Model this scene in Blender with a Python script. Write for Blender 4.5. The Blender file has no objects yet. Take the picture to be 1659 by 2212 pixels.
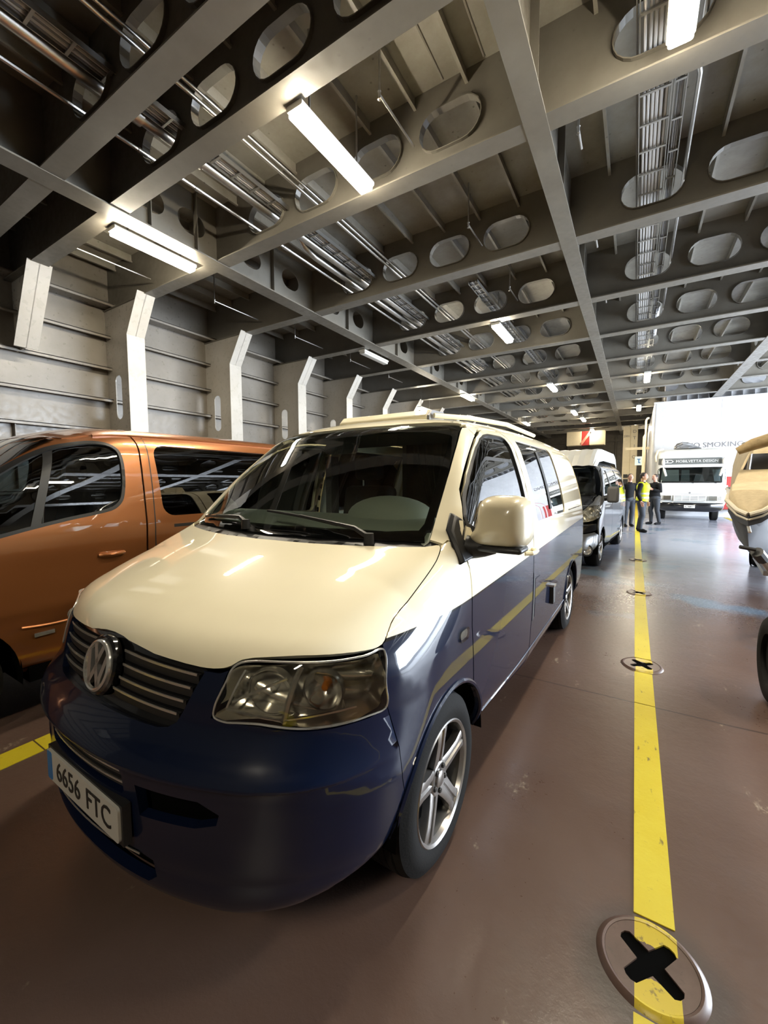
import bpy, bmesh, math, random
import numpy as np
from mathutils import Vector, Matrix
from mathutils.geometry import delaunay_2d_cdt
random.seed(7)
SC=bpy.context.scene; COL=SC.collection
PI=math.pi; R=math.radians

# ---------------- camera ----------------
cam=bpy.data.cameras.new('camera'); co=bpy.data.objects.new('camera',cam); COL.objects.link(co)
Rm=((0.85187722,-0.03621638,0.52248787),(0.52373765,0.06275198,-0.84956522),(-0.00201897,0.99737183,0.07242486))
M=Matrix(Rm).to_4x4(); M.translation=Vector((0,0,1.5)); co.matrix_world=M
cam.sensor_fit='VERTICAL'; cam.sensor_height=24.0; cam.lens=880.0/2212*24.0; cam.clip_start=0.05; cam.clip_end=200
SC.camera=co
# ---------------- view ----------------
SC.view_settings.view_transform='Standard'; SC.view_settings.look='None'
SC.view_settings.exposure=0.12; SC.view_settings.gamma=1.0; SC.view_settings.use_curve_mapping=False
SC.cycles.max_bounces=8; SC.cycles.diffuse_bounces=4; SC.cycles.glossy_bounces=4; SC.cycles.transparent_max_bounces=12
SC.cycles.sample_clamp_indirect=6.0; SC.cycles.caustics_reflective=False; SC.cycles.caustics_refractive=False
# ---------------- daylight outside the side door ----------------
W=bpy.data.worlds.new('world'); SC.world=W; W.use_nodes=True
W.node_tree.nodes['Background'].inputs[0].default_value=(0.78,0.88,1.0,1)
W.node_tree.nodes['Background'].inputs[1].default_value=5.0
def area(name,loc,rot,sx,sy,power,col=(1,1,1),spread=180):
    l=bpy.data.lights.new(name,'AREA'); l.shape='RECTANGLE'; l.size=sx; l.size_y=sy; l.energy=power; l.color=col; l.spread=R(spread)
    o=bpy.data.objects.new(name,l); o.location=loc; o.rotation_euler=rot; COL.objects.link(o); return o
DAY=area('daylight_side_door',(9.9,12.5,2.5),(0,R(90),0),4.2,12.5,5000,(0.80,0.89,1.0))
LAMP_STRENGTH=195.0
LAMP_COL=(1.0,0.89,0.69)
# ---------------- naming helpers ----------------
def tag(o,label=None,cat=None,group=None,kind=None):
    if label: o['label']=label
    if cat: o['category']=cat
    if group: o['group']=group
    if kind: o['kind']=kind
    return o
def empty(name,loc=(0,0,0),rz=0,label=None,cat=None,group=None):
    o=bpy.data.objects.new(name,None); COL.objects.link(o); o.location=loc; o.rotation_euler=(0,0,rz); o.empty_display_size=.1
    return tag(o,label,cat,group)
def kids(o): return [c for c in bpy.data.objects if c.parent==o]
def copy_tree(o,parent=None):
    c=o.copy(); COL.objects.link(c); c.parent=parent
    for ch in kids(o): copy_tree(ch,c)
    return c
# ---------------- mesh builder ----------------
class MB:
    def __init__(s): s.v=[]; s.f=[]
    def add(s,vs,fs):
        n=len(s.v); s.v+= [tuple(map(float,v)) for v in vs]; s.f+=[tuple(i+n for i in f) for f in fs]; return s
    def box(s,x0,x1,y0,y1,z0,z1,rot=None,at=(0,0,0)):
        vs=[(x,y,z) for z in (z0,z1) for y in (y0,y1) for x in (x0,x1)]
        if rot is not None: vs=[tuple(Vector(at)+rot@(Vector(v)-Vector(at))) for v in vs]
        return s.add(vs,[(0,2,3,1),(4,5,7,6),(0,1,5,4),(2,6,7,3),(0,4,6,2),(1,3,7,5)])
    def tube(s,path,r,seg=10,cap=True,sq=None):
        P=[Vector(p) for p in path]; n=len(P); rs=r if isinstance(r,(list,tuple)) else [r]*n
        t0=(P[1]-P[0]).normalized(); u=t0.orthogonal().normalized()
        if abs(t0.z)<.95: u=Vector((0,0,1)).cross(t0).normalized()
        vs=[]; 
        for i,p in enumerate(P):
            t=(P[min(i+1,n-1)]-P[max(i-1,0)]).normalized()
            u=(u-t*u.dot(t)).normalized(); w=t.cross(u)
            for k in range(seg):
                a=2*PI*k/seg
                if sq: a+=PI/4
                c,d=math.cos(a),math.sin(a)
                if sq: c*=sq[0]; d*=sq[1]
                vs.append(p+(u*c+w*d)*rs[i])
        fs=[(i*seg+k,i*seg+(k+1)%seg,(i+1)*seg+(k+1)%seg,(i+1)*seg+k) for i in range(n-1) for k in range(seg)]
        if cap: fs+=[tuple(range(seg))[::-1],tuple((n-1)*seg+k for k in range(seg))]
        return s.add(vs,fs)
    def lathe(s,prof,axis='x',c=(0,0,0),seg=48,close=False):
        vs=[];n=len(prof)
        for k in range(seg):
            a=2*PI*k/seg; ca,sa=math.cos(a),math.sin(a)
            for (h,r) in prof:
                v={'x':(h,r*ca,r*sa),'y':(r*ca,h,r*sa),'z':(r*ca,r*sa,h)}[axis]
                vs.append((v[0]+c[0],v[1]+c[1],v[2]+c[2]))
        fs=[]
        for k in range(seg):
            k2=(k+1)%seg
            for i in range(n if close else n-1):
                j=(i+1)%n; fs.append((k*n+i,k*n+j,k2*n+j,k2*n+i))
        return s.add(vs,fs)
    def prism(s,poly,a0,a1,axis='y',holes=()):
        """2d polygon extruded along an axis; poly coords are the two other axes in order"""
        loops=[list(poly)]+[list(h) for h in holes]
        V2=[];E=[]
        for lp in loops:
            b=len(V2); V2+=[Vector(p) for p in lp]; E+=[(b+i,b+(i+1)%len(lp)) for i in range(len(lp))]
        vo,_,fo,_,_,_=delaunay_2d_cdt(V2,E,[],0,1e-7)
        cen=np.array([[sum(vo[i].x for i in f)/3,sum(vo[i].y for i in f)/3] for f in fo])
        ins=evenodd(cen,loops); fo=[f for f,k in zip(fo,ins) if k]
        def pt(p,a): return {'x':(a,p[0],p[1]),'y':(p[0],a,p[1]),'z':(p[0],p[1],a)}[axis]
        n=len(vo); s.add([pt(p,a0) for p in vo]+[pt(p,a1) for p in vo],[tuple(f) for f in fo]+[tuple(i+n for i in f[::-1]) for f in fo])
        for lp in loops:
            m=len(lp); s.add([pt(p,a0) for p in lp]+[pt(p,a1) for p in lp],[(i,(i+1)%m,(i+1)%m+m,i+m) for i in range(m)])
        return s
    def build(s,name,mat,parent=None,smooth=True,bevel=0,sub=0,mods=True,weld=True):
        me=bpy.data.meshes.new(name); me.from_pydata(s.v,[],s.f); me.validate(); 
        bm=bmesh.new(); bm.from_mesh(me)
        if weld: bmesh.ops.remove_doubles(bm,verts=bm.verts,dist=1e-5)
        bmesh.ops.recalc_face_normals(bm,faces=bm.faces)
        if smooth:
            for f in bm.faces: f.smooth=True
            for e in bm.edges:
                if len(e.link_faces)==2 and e.calc_face_angle(0)>R(35): e.smooth=False
        bm.to_mesh(me); bm.free()
        o=bpy.data.objects.new(name,me); COL.objects.link(o)
        if mat: me.materials.append(mat)
        if parent: o.parent=parent
        if bevel: m=o.modifiers.new('bevel','BEVEL'); m.width=bevel; m.segments=2; m.limit_method='ANGLE'; m.angle_limit=R(40)
        if sub: m=o.modifiers.new('sub','SUBSURF'); m.levels=sub; m.render_levels=sub
        return o
def evenodd(P,loops):
    ins=np.zeros(len(P),bool)
    for lp in loops:
        a=np.array([tuple(q)[:2] for q in lp],float); b=np.roll(a,-1,0)
        for i in range(len(a)):
            c=((a[i,1]<=P[:,1])&(b[i,1]>P[:,1]))|((b[i,1]<=P[:,1])&(a[i,1]>P[:,1]))
            if c.any():
                xi=a[i,0]+(P[:,1]-a[i,1])*(b[i,0]-a[i,0])/((b[i,1]-a[i,1]) or 1e-12)
                ins^=c&(P[:,0]<xi)
    return ins
def oval(cx,cz,w,h,n=10):
    r=h/2; o=[]
    if w>=h:
        for s_,a0 in ((1,-90),(-1,90)):
            for k in range(n+1):
                a=R(a0+180*k/n); o.append((cx+s_*(w/2-r)+r*math.cos(a),cz+r*math.sin(a)))
    else:
        r=w/2
        for s_,a0 in ((1,0),(-1,180)):
            for k in range(n+1):
                a=R(a0+180*k/n); o.append((cx+r*math.cos(a),cz+s_*(h/2-r)+r*math.sin(a)))
    return o
def rrect(x0,x1,z0,z1,r,n=5):
    o=[]
    for cx,cz,a0 in ((x1-r,z1-r,0),(x0+r,z1-r,90),(x0+r,z0+r,180),(x1-r,z0+r,270)):
        for k in range(n+1):
            a=R(a0+90*k/n); o.append((cx+r*math.cos(a),cz+r*math.sin(a)))
    return o
def text(name,s,size,M,mat,parent=None,ext=.002,align='CENTER',sx=1.0):
    cu=bpy.data.curves.new(name,'FONT'); cu.body=s; cu.size=size; cu.extrude=ext; cu.align_x=align; cu.align_y='CENTER'; cu.resolution_u=3
    t=bpy.data.objects.new(name,cu); COL.objects.link(t); dg=bpy.context.evaluated_depsgraph_get(); dg.update()
    me=bpy.data.meshes.new_from_object(t.evaluated_get(dg)); bpy.data.objects.remove(t); me.name=name
    me.transform(M@Matrix.Diagonal((sx,1,1,1)))
    o=bpy.data.objects.new(name,me); COL.objects.link(o); me.materials.clear(); me.materials.append(mat)
    if parent: o.parent=parent
    return o
def MX(loc,rx=0,ry=0,rz=0): return Matrix.Translation(loc)@Matrix.Rotation(rz,4,'Z')@Matrix.Rotation(ry,4,'Y')@Matrix.Rotation(rx,4,'X')
# ---------------- materials ----------------
def mat(name,col,rough=.5,metal=0,coat=0,noise=0,nscale=6,bump=0,bscale=60,spec=.5,emit=None,es=0,alpha=1,rvar=0):
    m=bpy.data.materials.new(name); m.use_nodes=True; nt=m.node_tree; b=nt.nodes['Principled BSDF']
    b.inputs['Base Color'].default_value=(*col,1); b.inputs['Roughness'].default_value=rough; b.inputs['Metallic'].default_value=metal
    b.inputs['Coat Weight'].default_value=coat; b.inputs['Coat Roughness'].default_value=.03; b.inputs['Specular IOR Level'].default_value=spec
    if emit: b.inputs['Emission Color'].default_value=(*emit,1); b.inputs['Emission Strength'].default_value=es
    if alpha<1: b.inputs['Alpha'].default_value=alpha
    tc=nt.nodes.new('ShaderNodeTexCoord')
    if noise or rvar:
        n=nt.nodes.new('ShaderNodeTexNoise'); n.inputs['Scale'].default_value=nscale; n.inputs['Detail'].default_value=6; n.inputs['Roughness'].default_value=.65
        nt.links.new(tc.outputs['Object'],n.inputs['Vector'])
        if noise:
            r=nt.nodes.new('ShaderNodeMapRange'); r.inputs[1].default_value=.3; r.inputs[2].default_value=.7; r.inputs[3].default_value=1-noise; r.inputs[4].default_value=1+noise*.6
            nt.links.new(n.outputs['Fac'],r.inputs[0]); x=nt.nodes.new('ShaderNodeVectorMath'); x.operation='SCALE'; x.inputs[0].default_value=col
            nt.links.new(r.outputs[0],x.inputs['Scale']); nt.links.new(x.outputs[0],b.inputs['Base Color'])
        if rvar:
            r=nt.nodes.new('ShaderNodeMapRange'); r.inputs[1].default_value=.3; r.inputs[2].default_value=.7; r.inputs[3].default_value=rough-rvar; r.inputs[4].default_value=rough+rvar
            nt.links.new(n.outputs['Fac'],r.inputs[0]); nt.links.new(r.outputs[0],b.inputs['Roughness'])
    if bump:
        n2=nt.nodes.new('ShaderNodeTexNoise'); n2.inputs['Scale'].default_value=bscale; n2.inputs['Detail'].default_value=4
        nt.links.new(tc.outputs['Object'],n2.inputs['Vector']); bp=nt.nodes.new('ShaderNodeBump'); bp.inputs['Strength'].default_value=bump; bp.inputs['Distance'].default_value=.01
        nt.links.new(n2.outputs['Fac'],bp.inputs['Height']); nt.links.new(bp.outputs[0],b.inputs['Normal'])
    return m
def glass(name,tint,rough=.02,f0=1.0):
    """thin coated glass: tinted transparency under a fresnel reflection"""
    m=bpy.data.materials.new(name); m.use_nodes=True; nt=m.node_tree; nt.nodes.remove(nt.nodes['Principled BSDF']); out=nt.nodes['Material Output']
    t=nt.nodes.new('ShaderNodeBsdfTransparent'); t.inputs[0].default_value=(*tint,1)
    g=nt.nodes.new('ShaderNodeBsdfGlossy'); g.inputs['Roughness'].default_value=rough
    fr=nt.nodes.new('ShaderNodeFresnel'); fr.inputs['IOR'].default_value=1.55
    mu=nt.nodes.new('ShaderNodeMath'); mu.operation='MULTIPLY_ADD'; mu.inputs[1].default_value=1.3*f0; mu.inputs[2].default_value=.02; mu.use_clamp=True
    mx=nt.nodes.new('ShaderNodeMixShader'); nt.links.new(fr.outputs[0],mu.inputs[0]); nt.links.new(mu.outputs[0],mx.inputs[0])
    nt.links.new(t.outputs[0],mx.inputs[1]); nt.links.new(g.outputs[0],mx.inputs[2]); nt.links.new(mx.outputs[0],out.inputs[0]); return m
class NT:
    """short-hand node wiring"""
    def __init__(s,m): s.m=m; s.t=m.node_tree; s.b=s.t.nodes.get('Principled BSDF')
    def n(s,typ,op=None,**k):
        x=s.t.nodes.new('ShaderNode'+typ)
        if op: x.operation=op
        for a,v in k.items():
            if a[0]=='i': x.inputs[int(a[1:])].default_value=v
            else: setattr(x,a,v)
        return x
    def l(s,a,b): s.t.links.new(a,b)
    def math(s,op,a,b=None,c=None,clamp=False):
        x=s.t.nodes.new('ShaderNodeMath'); x.operation=op; x.use_clamp=clamp
        for i,v in enumerate((a,b,c)):
            if v is None: continue
            if isinstance(v,(int,float)): x.inputs[i].default_value=v
            else: s.l(v,x.inputs[i])
        return x.outputs[0]
    def mix(s,f,a,b):
        x=s.t.nodes.new('ShaderNodeMix'); x.data_type='RGBA'
        for i,v in ((0,f),(6,a),(7,b)):
            if isinstance(v,(int,float)): x.inputs[i].default_value=v
            elif isinstance(v,tuple): x.inputs[i].default_value=(*v,1)
            else: s.l(v,x.inputs[i])
        return x.outputs[2]
    def ramp(s,v,a,b,lo=0,hi=1):
        x=s.t.nodes.new('ShaderNodeMapRange'); s.l(v,x.inputs[0])
        for i,q in enumerate((a,b,lo,hi)): x.inputs[i+1].default_value=q
        return x.outputs[0]
    def noise(s,vec,scale,detail=5,rough=.6):
        x=s.t.nodes.new('ShaderNodeTexNoise'); x.inputs['Scale'].default_value=scale; x.inputs['Detail'].default_value=detail; x.inputs['Roughness'].default_value=rough
        s.l(vec,x.inputs['Vector']); return x.outputs['Fac']
def steel_mat(name,c1,c2,rough=.45,spots=.5):
    m=mat(name,c1,rough); N=NT(m); tc=N.n('TexCoord'); o=tc.outputs['Object']
    a=N.noise(o,1.3,6,.7); b_=N.noise(o,11,3,.5)
    c=N.mix(N.ramp(a,.35,.68),c1,c2)
    vo=N.n('TexVoronoi'); vo.inputs['Scale'].default_value=7; N.l(o,vo.inputs['Vector'])
    sp=N.math('MULTIPLY',N.ramp(vo.outputs['Distance'],.05,.13,1,0),N.math('MULTIPLY',N.ramp(b_,.42,.6),spots))
    c=N.mix(sp,c,(c2[0]*.45,c2[1]*.42,c2[2]*.4)); N.l(c,N.b.inputs['Base Color'])
    N.l(N.ramp(b_,.3,.7,rough-.1,rough+.12),N.b.inputs['Roughness']); return m
M_CEIL=steel_mat('deckhead_paint',(.31,.295,.255),(.205,.188,.155),.42,.95)
M_BEAM=steel_mat('beam_paint',(.165,.154,.13),(.13,.117,.095),.38,.35)
M_WALL=steel_mat('hull_wall_paint',(.245,.222,.19),(.20,.178,.147),.35,.15)
M_WHITE=steel_mat('casing_white_paint',(.60,.60,.61),(.49,.49,.50),.35,.1)
M_DARKWALL=mat('aft_bulkhead_paint',(.06,.05,.035),.6,noise=.3)
def floor_mat():
    m=mat('deck_red_brown_paint',(.13,.07,.055),.35); N=NT(m); tc=N.n('TexCoord'); o=tc.outputs['Object']; sx=N.n('SeparateXYZ'); N.l(o,sx.inputs[0])
    a=N.noise(o,.55,6,.65); b_=N.noise(o,4.5,6,.7); c_=N.noise(o,38,4,.6)
    base=N.mix(N.ramp(a,.3,.7),(.09,.053,.04),(.125,.08,.062))
    base=N.mix(N.math('MULTIPLY',N.ramp(b_,.5,.75),.35),base,(.085,.062,.056))
    # far lane: bluish daylight sheen painted into the base colour, plus blue patches
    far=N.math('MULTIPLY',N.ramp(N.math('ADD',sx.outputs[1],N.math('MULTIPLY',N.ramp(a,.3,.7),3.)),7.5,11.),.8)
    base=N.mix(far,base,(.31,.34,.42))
    bl=N.n('TexNoise'); bl.inputs['Scale'].default_value=.9; bl.inputs['Detail'].default_value=3
    N.l(o,bl.inputs['Vector']); blue=N.math('MULTIPLY',N.ramp(bl.outputs['Fac'],.56,.64),N.ramp(sx.outputs[1],4.5,6.,0,.75))
    base=N.mix(blue,base,(.12,.19,.27))
    # pale scrapes
    mp=N.n('Mapping'); mp.inputs['Scale'].default_value=(2.2,1.1,1); mp.inputs['Rotation'].default_value=(0,0,.5); N.l(o,mp.inputs[0])
    sc=N.noise(mp.outputs[0],2.3,9,.62); s1=N.math('MULTIPLY',N.ramp(sc,.632,.67),N.ramp(c_,.45,.6))
    base=N.mix(N.math('MULTIPLY',s1,.55),base,(.42,.36,.27))
    # grime ring round the nearest lashing pot
    dx=N.math('SUBTRACT',sx.outputs[0],.10); dy=N.math('SUBTRACT',sx.outputs[1],1.40); rr=N.math('SQRT',N.math('ADD',N.math('MULTIPLY',dx,dx),N.math('MULTIPLY',dy,dy)))
    gr=N.math('MULTIPLY',N.ramp(N.math('ADD',rr,N.math('MULTIPLY',N.math('SUBTRACT',b_,.5),.12)),.16,.24,1,0),.6); base=N.mix(gr,base,(.045,.042,.042))
    # welded plate seam across the deck
    wob=N.math('MULTIPLY',N.math('SUBTRACT',b_,.5),.03)
    d=N.math('ABSOLUTE',N.math('SUBTRACT',N.math('ADD',sx.outputs[1],wob),3.17)); seam=N.ramp(d,.004,.011,1,0)
    base=N.mix(N.math('MULTIPLY',seam,.8),base,(.03,.02,.018))
    N.l(base,N.b.inputs['Base Color'])
    fr=N.math('MULTIPLY',N.math('ADD',N.ramp(a,.3,.7,.24,.40),N.ramp(c_,.3,.7,-.03,.08)),N.ramp(sx.outputs[1],4.5,8.5,1.0,.55)); N.l(fr,N.b.inputs['Roughness'])
    bp=N.n('Bump'); bp.inputs['Strength'].default_value=.25; bp.inputs['Distance'].default_value=.012
    N.l(N.math('ADD',N.math('MULTIPLY',b_,1.),N.math('MULTIPLY',c_,.12)),bp.inputs['Height']); N.l(bp.outputs[0],N.b.inputs['Normal'])
    return m
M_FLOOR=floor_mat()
def yellow_mat():
    m=mat('yellow_line_paint',(.62,.50,.02),.45); N=NT(m); o=N.n('TexCoord').outputs['Object']
    a=N.noise(o,3,5,.7); b_=N.noise(o,26,6,.75); mp=N.n('Mapping'); mp.inputs['Scale'].default_value=(30,7,1); mp.inputs['Rotation'].default_value=(0,0,-.6); N.l(o,mp.inputs[0]); k=N.noise(mp.outputs[0],1.2,4,.6)
    c=N.mix(N.ramp(a,.3,.7),(.66,.55,.035),(.60,.47,.012))
    c=N.mix(N.math('MULTIPLY',N.ramp(b_,.62,.7),.55),c,(.22,.15,.04))
    c=N.mix(N.math('MULTIPLY',N.math('MULTIPLY',N.ramp(k,.63,.68),N.ramp(a,.5,.6)),.8),c,(.09,.06,.03))
    N.l(c,N.b.inputs['Base Color']); bp=N.n('Bump'); bp.inputs['Strength'].default_value=.3; bp.inputs['Distance'].default_value=.005; N.l(b_,bp.inputs['Height']); N.l(bp.outputs[0],N.b.inputs['Normal']); return m
M_YELLOW=yellow_mat()
M_PIPE=mat('galvanised_pipe',(.50,.48,.45),.38,1.0,noise=.15,nscale=9)
M_TRAY=mat('cable_tray_steel',(.50,.49,.46),.4,1.0)
M_CABLE=mat('grey_cable',(.16,.155,.15),.5)
M_CABLEL=mat('pale_cable',(.45,.44,.42),.45)
M_WHITEDUCT=mat('white_duct',(.75,.75,.74),.4)
M_BLACK=mat('black_plastic',(.018,.018,.019),.45)
M_BLACKG=mat('gloss_black',(.008,.008,.009),.12,coat=.5)
M_RUBBER=mat('tyre_rubber',(.012,.0115,.011),.8,spec=.15,bump=.1,bscale=120)
M_CHROME=mat('chrome',(.85,.84,.81),.16,.8)
M_CHROMED=mat('dull_chrome',(.70,.68,.64),.26,.75)
M_ALLOY=mat('alloy_silver',(.40,.385,.37),.3,.85,noise=.12,nscale=20)
M_DARKMET=mat('dark_metal',(.05,.048,.045),.5,.6)
M_VOID=mat('dark_lining',(.003,.003,.003),.95,spec=.02)
M_BARREL=mat('rim_shadow_metal',(.10,.098,.095),.4,.8)
M_CREAM=mat('cream_paint',(.92,.85,.64),.35,coat=1.0,spec=.05)
M_NAVY=(.004,.0085,.028)
def twotone():
    m=mat('cream_over_navy_paint',(.8,.7,.5),.35,coat=1.0,spec=.08); N=NT(m); o=N.n('TexCoord').outputs['Object']; s=N.n('SeparateXYZ'); N.l(o,s.inputs[0])
    zz=N.math('SUBTRACT',s.outputs[2],N.math('MULTIPLY_ADD',s.outputs[1],.021,.994))
    f=N.ramp(zz,0,.0015); c=N.mix(f,M_NAVY,(.92,.85,.64))
    e=N.ramp(N.math('ABSOLUTE',N.math('ADD',zz,.004)),.0035,.0045,1,0); c=N.mix(e,c,(.004,.004,.005))
    N.l(c,N.b.inputs['Base Color']); return m
M_TWO=twotone()
M_BLUE=mat('navy_metallic_paint',M_NAVY,.3,.0,coat=.75,spec=.2)
M_CREAMM=mat('mirror_cream_paint',(.74,.66,.47),.3,coat=.8)
M_ORANGE=mat('copper_orange_metallic',(.34,.125,.04),.34,.6,coat=1.0,noise=.04,nscale=300)
M_SILVER=mat('silver_grey_metallic',(.23,.235,.24),.32,.6,coat=1.0)
M_GREYPL=mat('grey_plastic',(.14,.14,.145),.5)
M_WS=glass('windscreen_glass',(.86,.93,.86),.01,1.1)
M_GL=glass('side_glass',(.30,.34,.34),.01,1.6)
M_GLD=glass('privacy_glass',(.05,.055,.06),.01,1.5)
M_LENS=glass('headlamp_lens',(.93,.92,.86),.03,.9)
M_LAMPIN=mat('lamp_inner',(.85,.82,.74),.25,.8)
M_BULB=mat('amber_bulb',(.5,.16,.02),.3)
M_DASH=mat('dashboard_grey',(.36,.39,.34),.55,bump=.15,bscale=400)
M_SEAT=mat('seat_fabric',(.045,.045,.045),.9,bump=.3,bscale=500)
M_CURTAIN=mat('grey_curtain',(.17,.165,.14),.9)
M_PLATE=mat('plate_white',(.60,.59,.55),.35)
M_PLATETX=mat('plate_black',(.02,.02,.02),.4)
M_PWHITE=mat('motorhome_white',(.60,.60,.57),.35,coat=.4)
M_BAND=mat('grey_band',(.10,.105,.10),.4)
M_CANVAS=mat('beige_canvas',(.56,.46,.30),.8,noise=.15,nscale=9,bump=.3,bscale=30)
M_STRAKE=mat('cream_strake',(.60,.55,.45),.4)
M_HULL=mat('grey_hull',(.06,.066,.085),.5,coat=0,noise=.12,nscale=3)
M_VEST=mat('yellow_vest',(.72,.80,.02),.65)
M_REFL=mat('vest_reflective_tape',(.62,.66,.55),.35)
M_DCLOTH=mat('black_clothing',(.006,.006,.007),.9,spec=.2)
M_JEANS=mat('dark_trousers',(.018,.021,.028),.8)
M_SKIN=mat('skin',(.42,.22,.15),.55)
M_HAIR=mat('dark_hair',(.02,.013,.009),.7)
M_RED=mat('red_paint',(.33,.02,.015),.45)
M_BEIGE=mat('beige_cabinet',(.72,.62,.42),.5,noise=.06)
M_SIGN=mat('pale_sign',(.75,.88,.95),.4)
M_LETTER=mat('grey_lettering',(.16,.15,.15),.6)
M_SIGNBLUE=mat('sign_blue',(.02,.18,.5),.4)
M_TARP=mat('silver_tarpaulin',(.22,.22,.22),.4,.3,noise=.4,nscale=7)
def lamp_mat():
    m=mat('lit_tube',(1,1,1),.4,emit=LAMP_COL,es=LAMP_STRENGTH); return m
M_LIT=lamp_mat()
M_OFF=mat('unlit_diffuser',(.55,.54,.50),.4)
M_YREF=mat('yellow_cabinet',(.85,.62,.02),.5)
# ---------------- car body surfaces ----------------
def catmull(pts,n=8,closed=False):
    P=[np.array(p,float) for p in pts]; out=[]
    N=len(P)
    for i in range(N if closed else N-1):
        p0=P[(i-1)%N] if (closed or i>0) else 2*P[0]-P[1]
        p1=P[i]; p2=P[(i+1)%N]
        p3=P[(i+2)%N] if (closed or i+2<N) else 2*P[-1]-P[-2]
        t01=max(np.linalg.norm(p1-p0)**.5,1e-4); t12=max(np.linalg.norm(p2-p1)**.5,1e-4); t23=max(np.linalg.norm(p3-p2)**.5,1e-4)
        m1=(p2-p1+t12*((p1-p0)/t01-(p2-p0)/(t01+t12)))
        m2=(p2-p1+t12*((p3-p2)/t23-(p3-p1)/(t12+t23)))
        for k in range(n):
            t=k/n; out.append((2*t**3-3*t**2+1)*p1+(t**3-2*t**2+t)*m1+(-2*t**3+3*t**2)*p2+(t**3-t**2)*m2)
    if not closed: out.append(P[-1])
    return np.array(out)
def sdf(poly,Y,Z):
    """signed distance to closed polygon (n,2)"""
    p=np.stack([Y,Z],-1); best=np.full(len(Y),1e9); ins=np.zeros(len(Y),bool)
    a=poly; b=np.roll(poly,-1,0)
    for i in range(len(a)):
        e=b[i]-a[i]; w=p-a[i]; t=np.clip((w@e)/(e@e+1e-18),0,1)
        d=w-t[:,None]*e; best=np.minimum(best,(d*d).sum(1))
        c=((a[i,1]<=Z)&(b[i,1]>Z))|((b[i,1]<=Z)&(a[i,1]>Z))
        if c.any():
            xi=a[i,0]+(Z-a[i,1])*e[0]/(e[1] if abs(e[1])>1e-12 else 1e-12)
            ins^=c&(Y<xi)
    d=np.sqrt(best); return np.where(ins,-d,d)
def smax(a,b,k):
    h=np.maximum(k-np.abs(a-b),0)/k
    return np.maximum(a,b)+h*h*k*.25
def lerp_tab(tab,v):
    t=np.array(tab,float); return np.interp(v,t[:,0],t[:,1])
def smooth_tab(tab,v):
    """monotone-ish smooth interpolation of a table"""
    t=catmull(tab,10); o=np.argsort(t[:,0],kind='stable'); return np.interp(v,t[o,0],t[o,1])
class Body:
    def __init__(s,profile,W,shift,kf,crown,wscale=None,n=8):
        s.poly=catmull(profile,n,True); s.W=W; s.shift=shift; s.kf=kf; s.crown=crown; s.ws=wscale
    def F(s,P):
        x=np.abs(P[:,0]); y=P[:,1]; z=P[:,2]
        w=smooth_tab(s.W,z)
        if s.ws is not None: w=w*s.ws(y,z)
        yy=y-s.shift(x,y,z); zz=z+s.crown(x,y,z)
        return smax(x-w, sdf(s.poly,yy,zz), s.kf(x,y,z))
    def cast(s,O,D,t0,t1,it=16):
        """first crossing outside->inside along D, t in [t0,t1]; O,D arrays (n,3)"""
        n=len(O); lo=np.full(n,t0,float); hi=np.full(n,np.nan)
        ts=np.linspace(t0,t1,26); prev=s.F(O+D*t0); fa=prev.copy(); fb=np.zeros(n); best=prev.copy(); bt=np.full(n,t0)
        for t in ts[1:]:
            f=s.F(O+D*t); m=np.isnan(hi)&(prev>0)&(f<=0)
            hi[m]=t; lo[m]=t-(ts[1]-ts[0]); fa[m]=prev[m]; fb[m]=f[m]
            m2=f<best; best[m2]=f[m2]; bt[m2]=t
            prev=f
        bad=np.isnan(hi)
        a=lo.copy(); b=np.where(bad,bt,hi); a[bad]=bt[bad]; fb[bad]=-1e-9
        ok=~bad
        idx=np.where(ok)[0]
        A=a[idx];B=b[idx];FA=fa[idx];FB=fb[idx]; side=np.zeros(len(idx))
        for _ in range(it):
            c=(FA*B-FB*A)/(FA-FB); fc=s.F(O[idx]+D[idx]*c[:,None])
            pos=fc>0
            FB=np.where(pos&(side==1),FB*.5,FB); FA=np.where(~pos&(side==-1),FA*.5,FA)
            A=np.where(pos,c,A); FA=np.where(pos,fc,FA); B=np.where(pos,B,c); FB=np.where(pos,FB,fc)
            side=np.where(pos,1,-1)
            if np.abs(fc).max(initial=0)<1e-6: break
        t=b.copy(); t[idx]=c if len(idx) else t[idx]
        return O+D*t[:,None], bad
T5_PROF=[(0.16,0.20),(0.05,0.26),(0.01,0.36),(0.0,0.48),(-0.002,0.58),(-0.004,0.655),(0.012,0.69),(0.045,0.728),(0.078,0.78),(0.105,0.88),(0.14,0.965),(0.19,1.02),(0.28,1.07),(0.42,1.125),(0.60,1.185),(0.78,1.235),(0.86,1.262),(0.96,1.345),(1.20,1.56),(1.40,1.735),(1.50,1.82),(1.60,1.868),(1.75,1.90),(2.1,1.925),(2.8,1.955),(3.6,1.965),(4.3,1.96),(4.6,1.945),(4.73,1.90),(4.8,1.77),(4.86,1.25),(4.885,0.95),(4.89,0.6),(4.88,0.4),(4.82,0.28),(4.6,0.22),(2.5,0.2),(1,0.2)]
T5_W=[(0.0,0.90),(0.2,0.915),(0.3,0.93),(0.45,0.942),(0.7,0.95),(0.95,0.95),(1.08,0.948),(1.2,0.938),(1.3,0.924),(1.5,0.879),(1.7,0.815),(1.85,0.755),(2.0,0.685),(2.3,0.55)]
def t5_shift(x,y,z):
    f=np.clip((2.4-y)/1.6,0,1); f=f*f*(3-2*f)
    g=np.interp(z,[0.3,0.7,1.0,1.3,1.8],[0.22,0.22,0.20,0.14,0.16])
    return f*g*(x/0.8)**2.2
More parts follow.
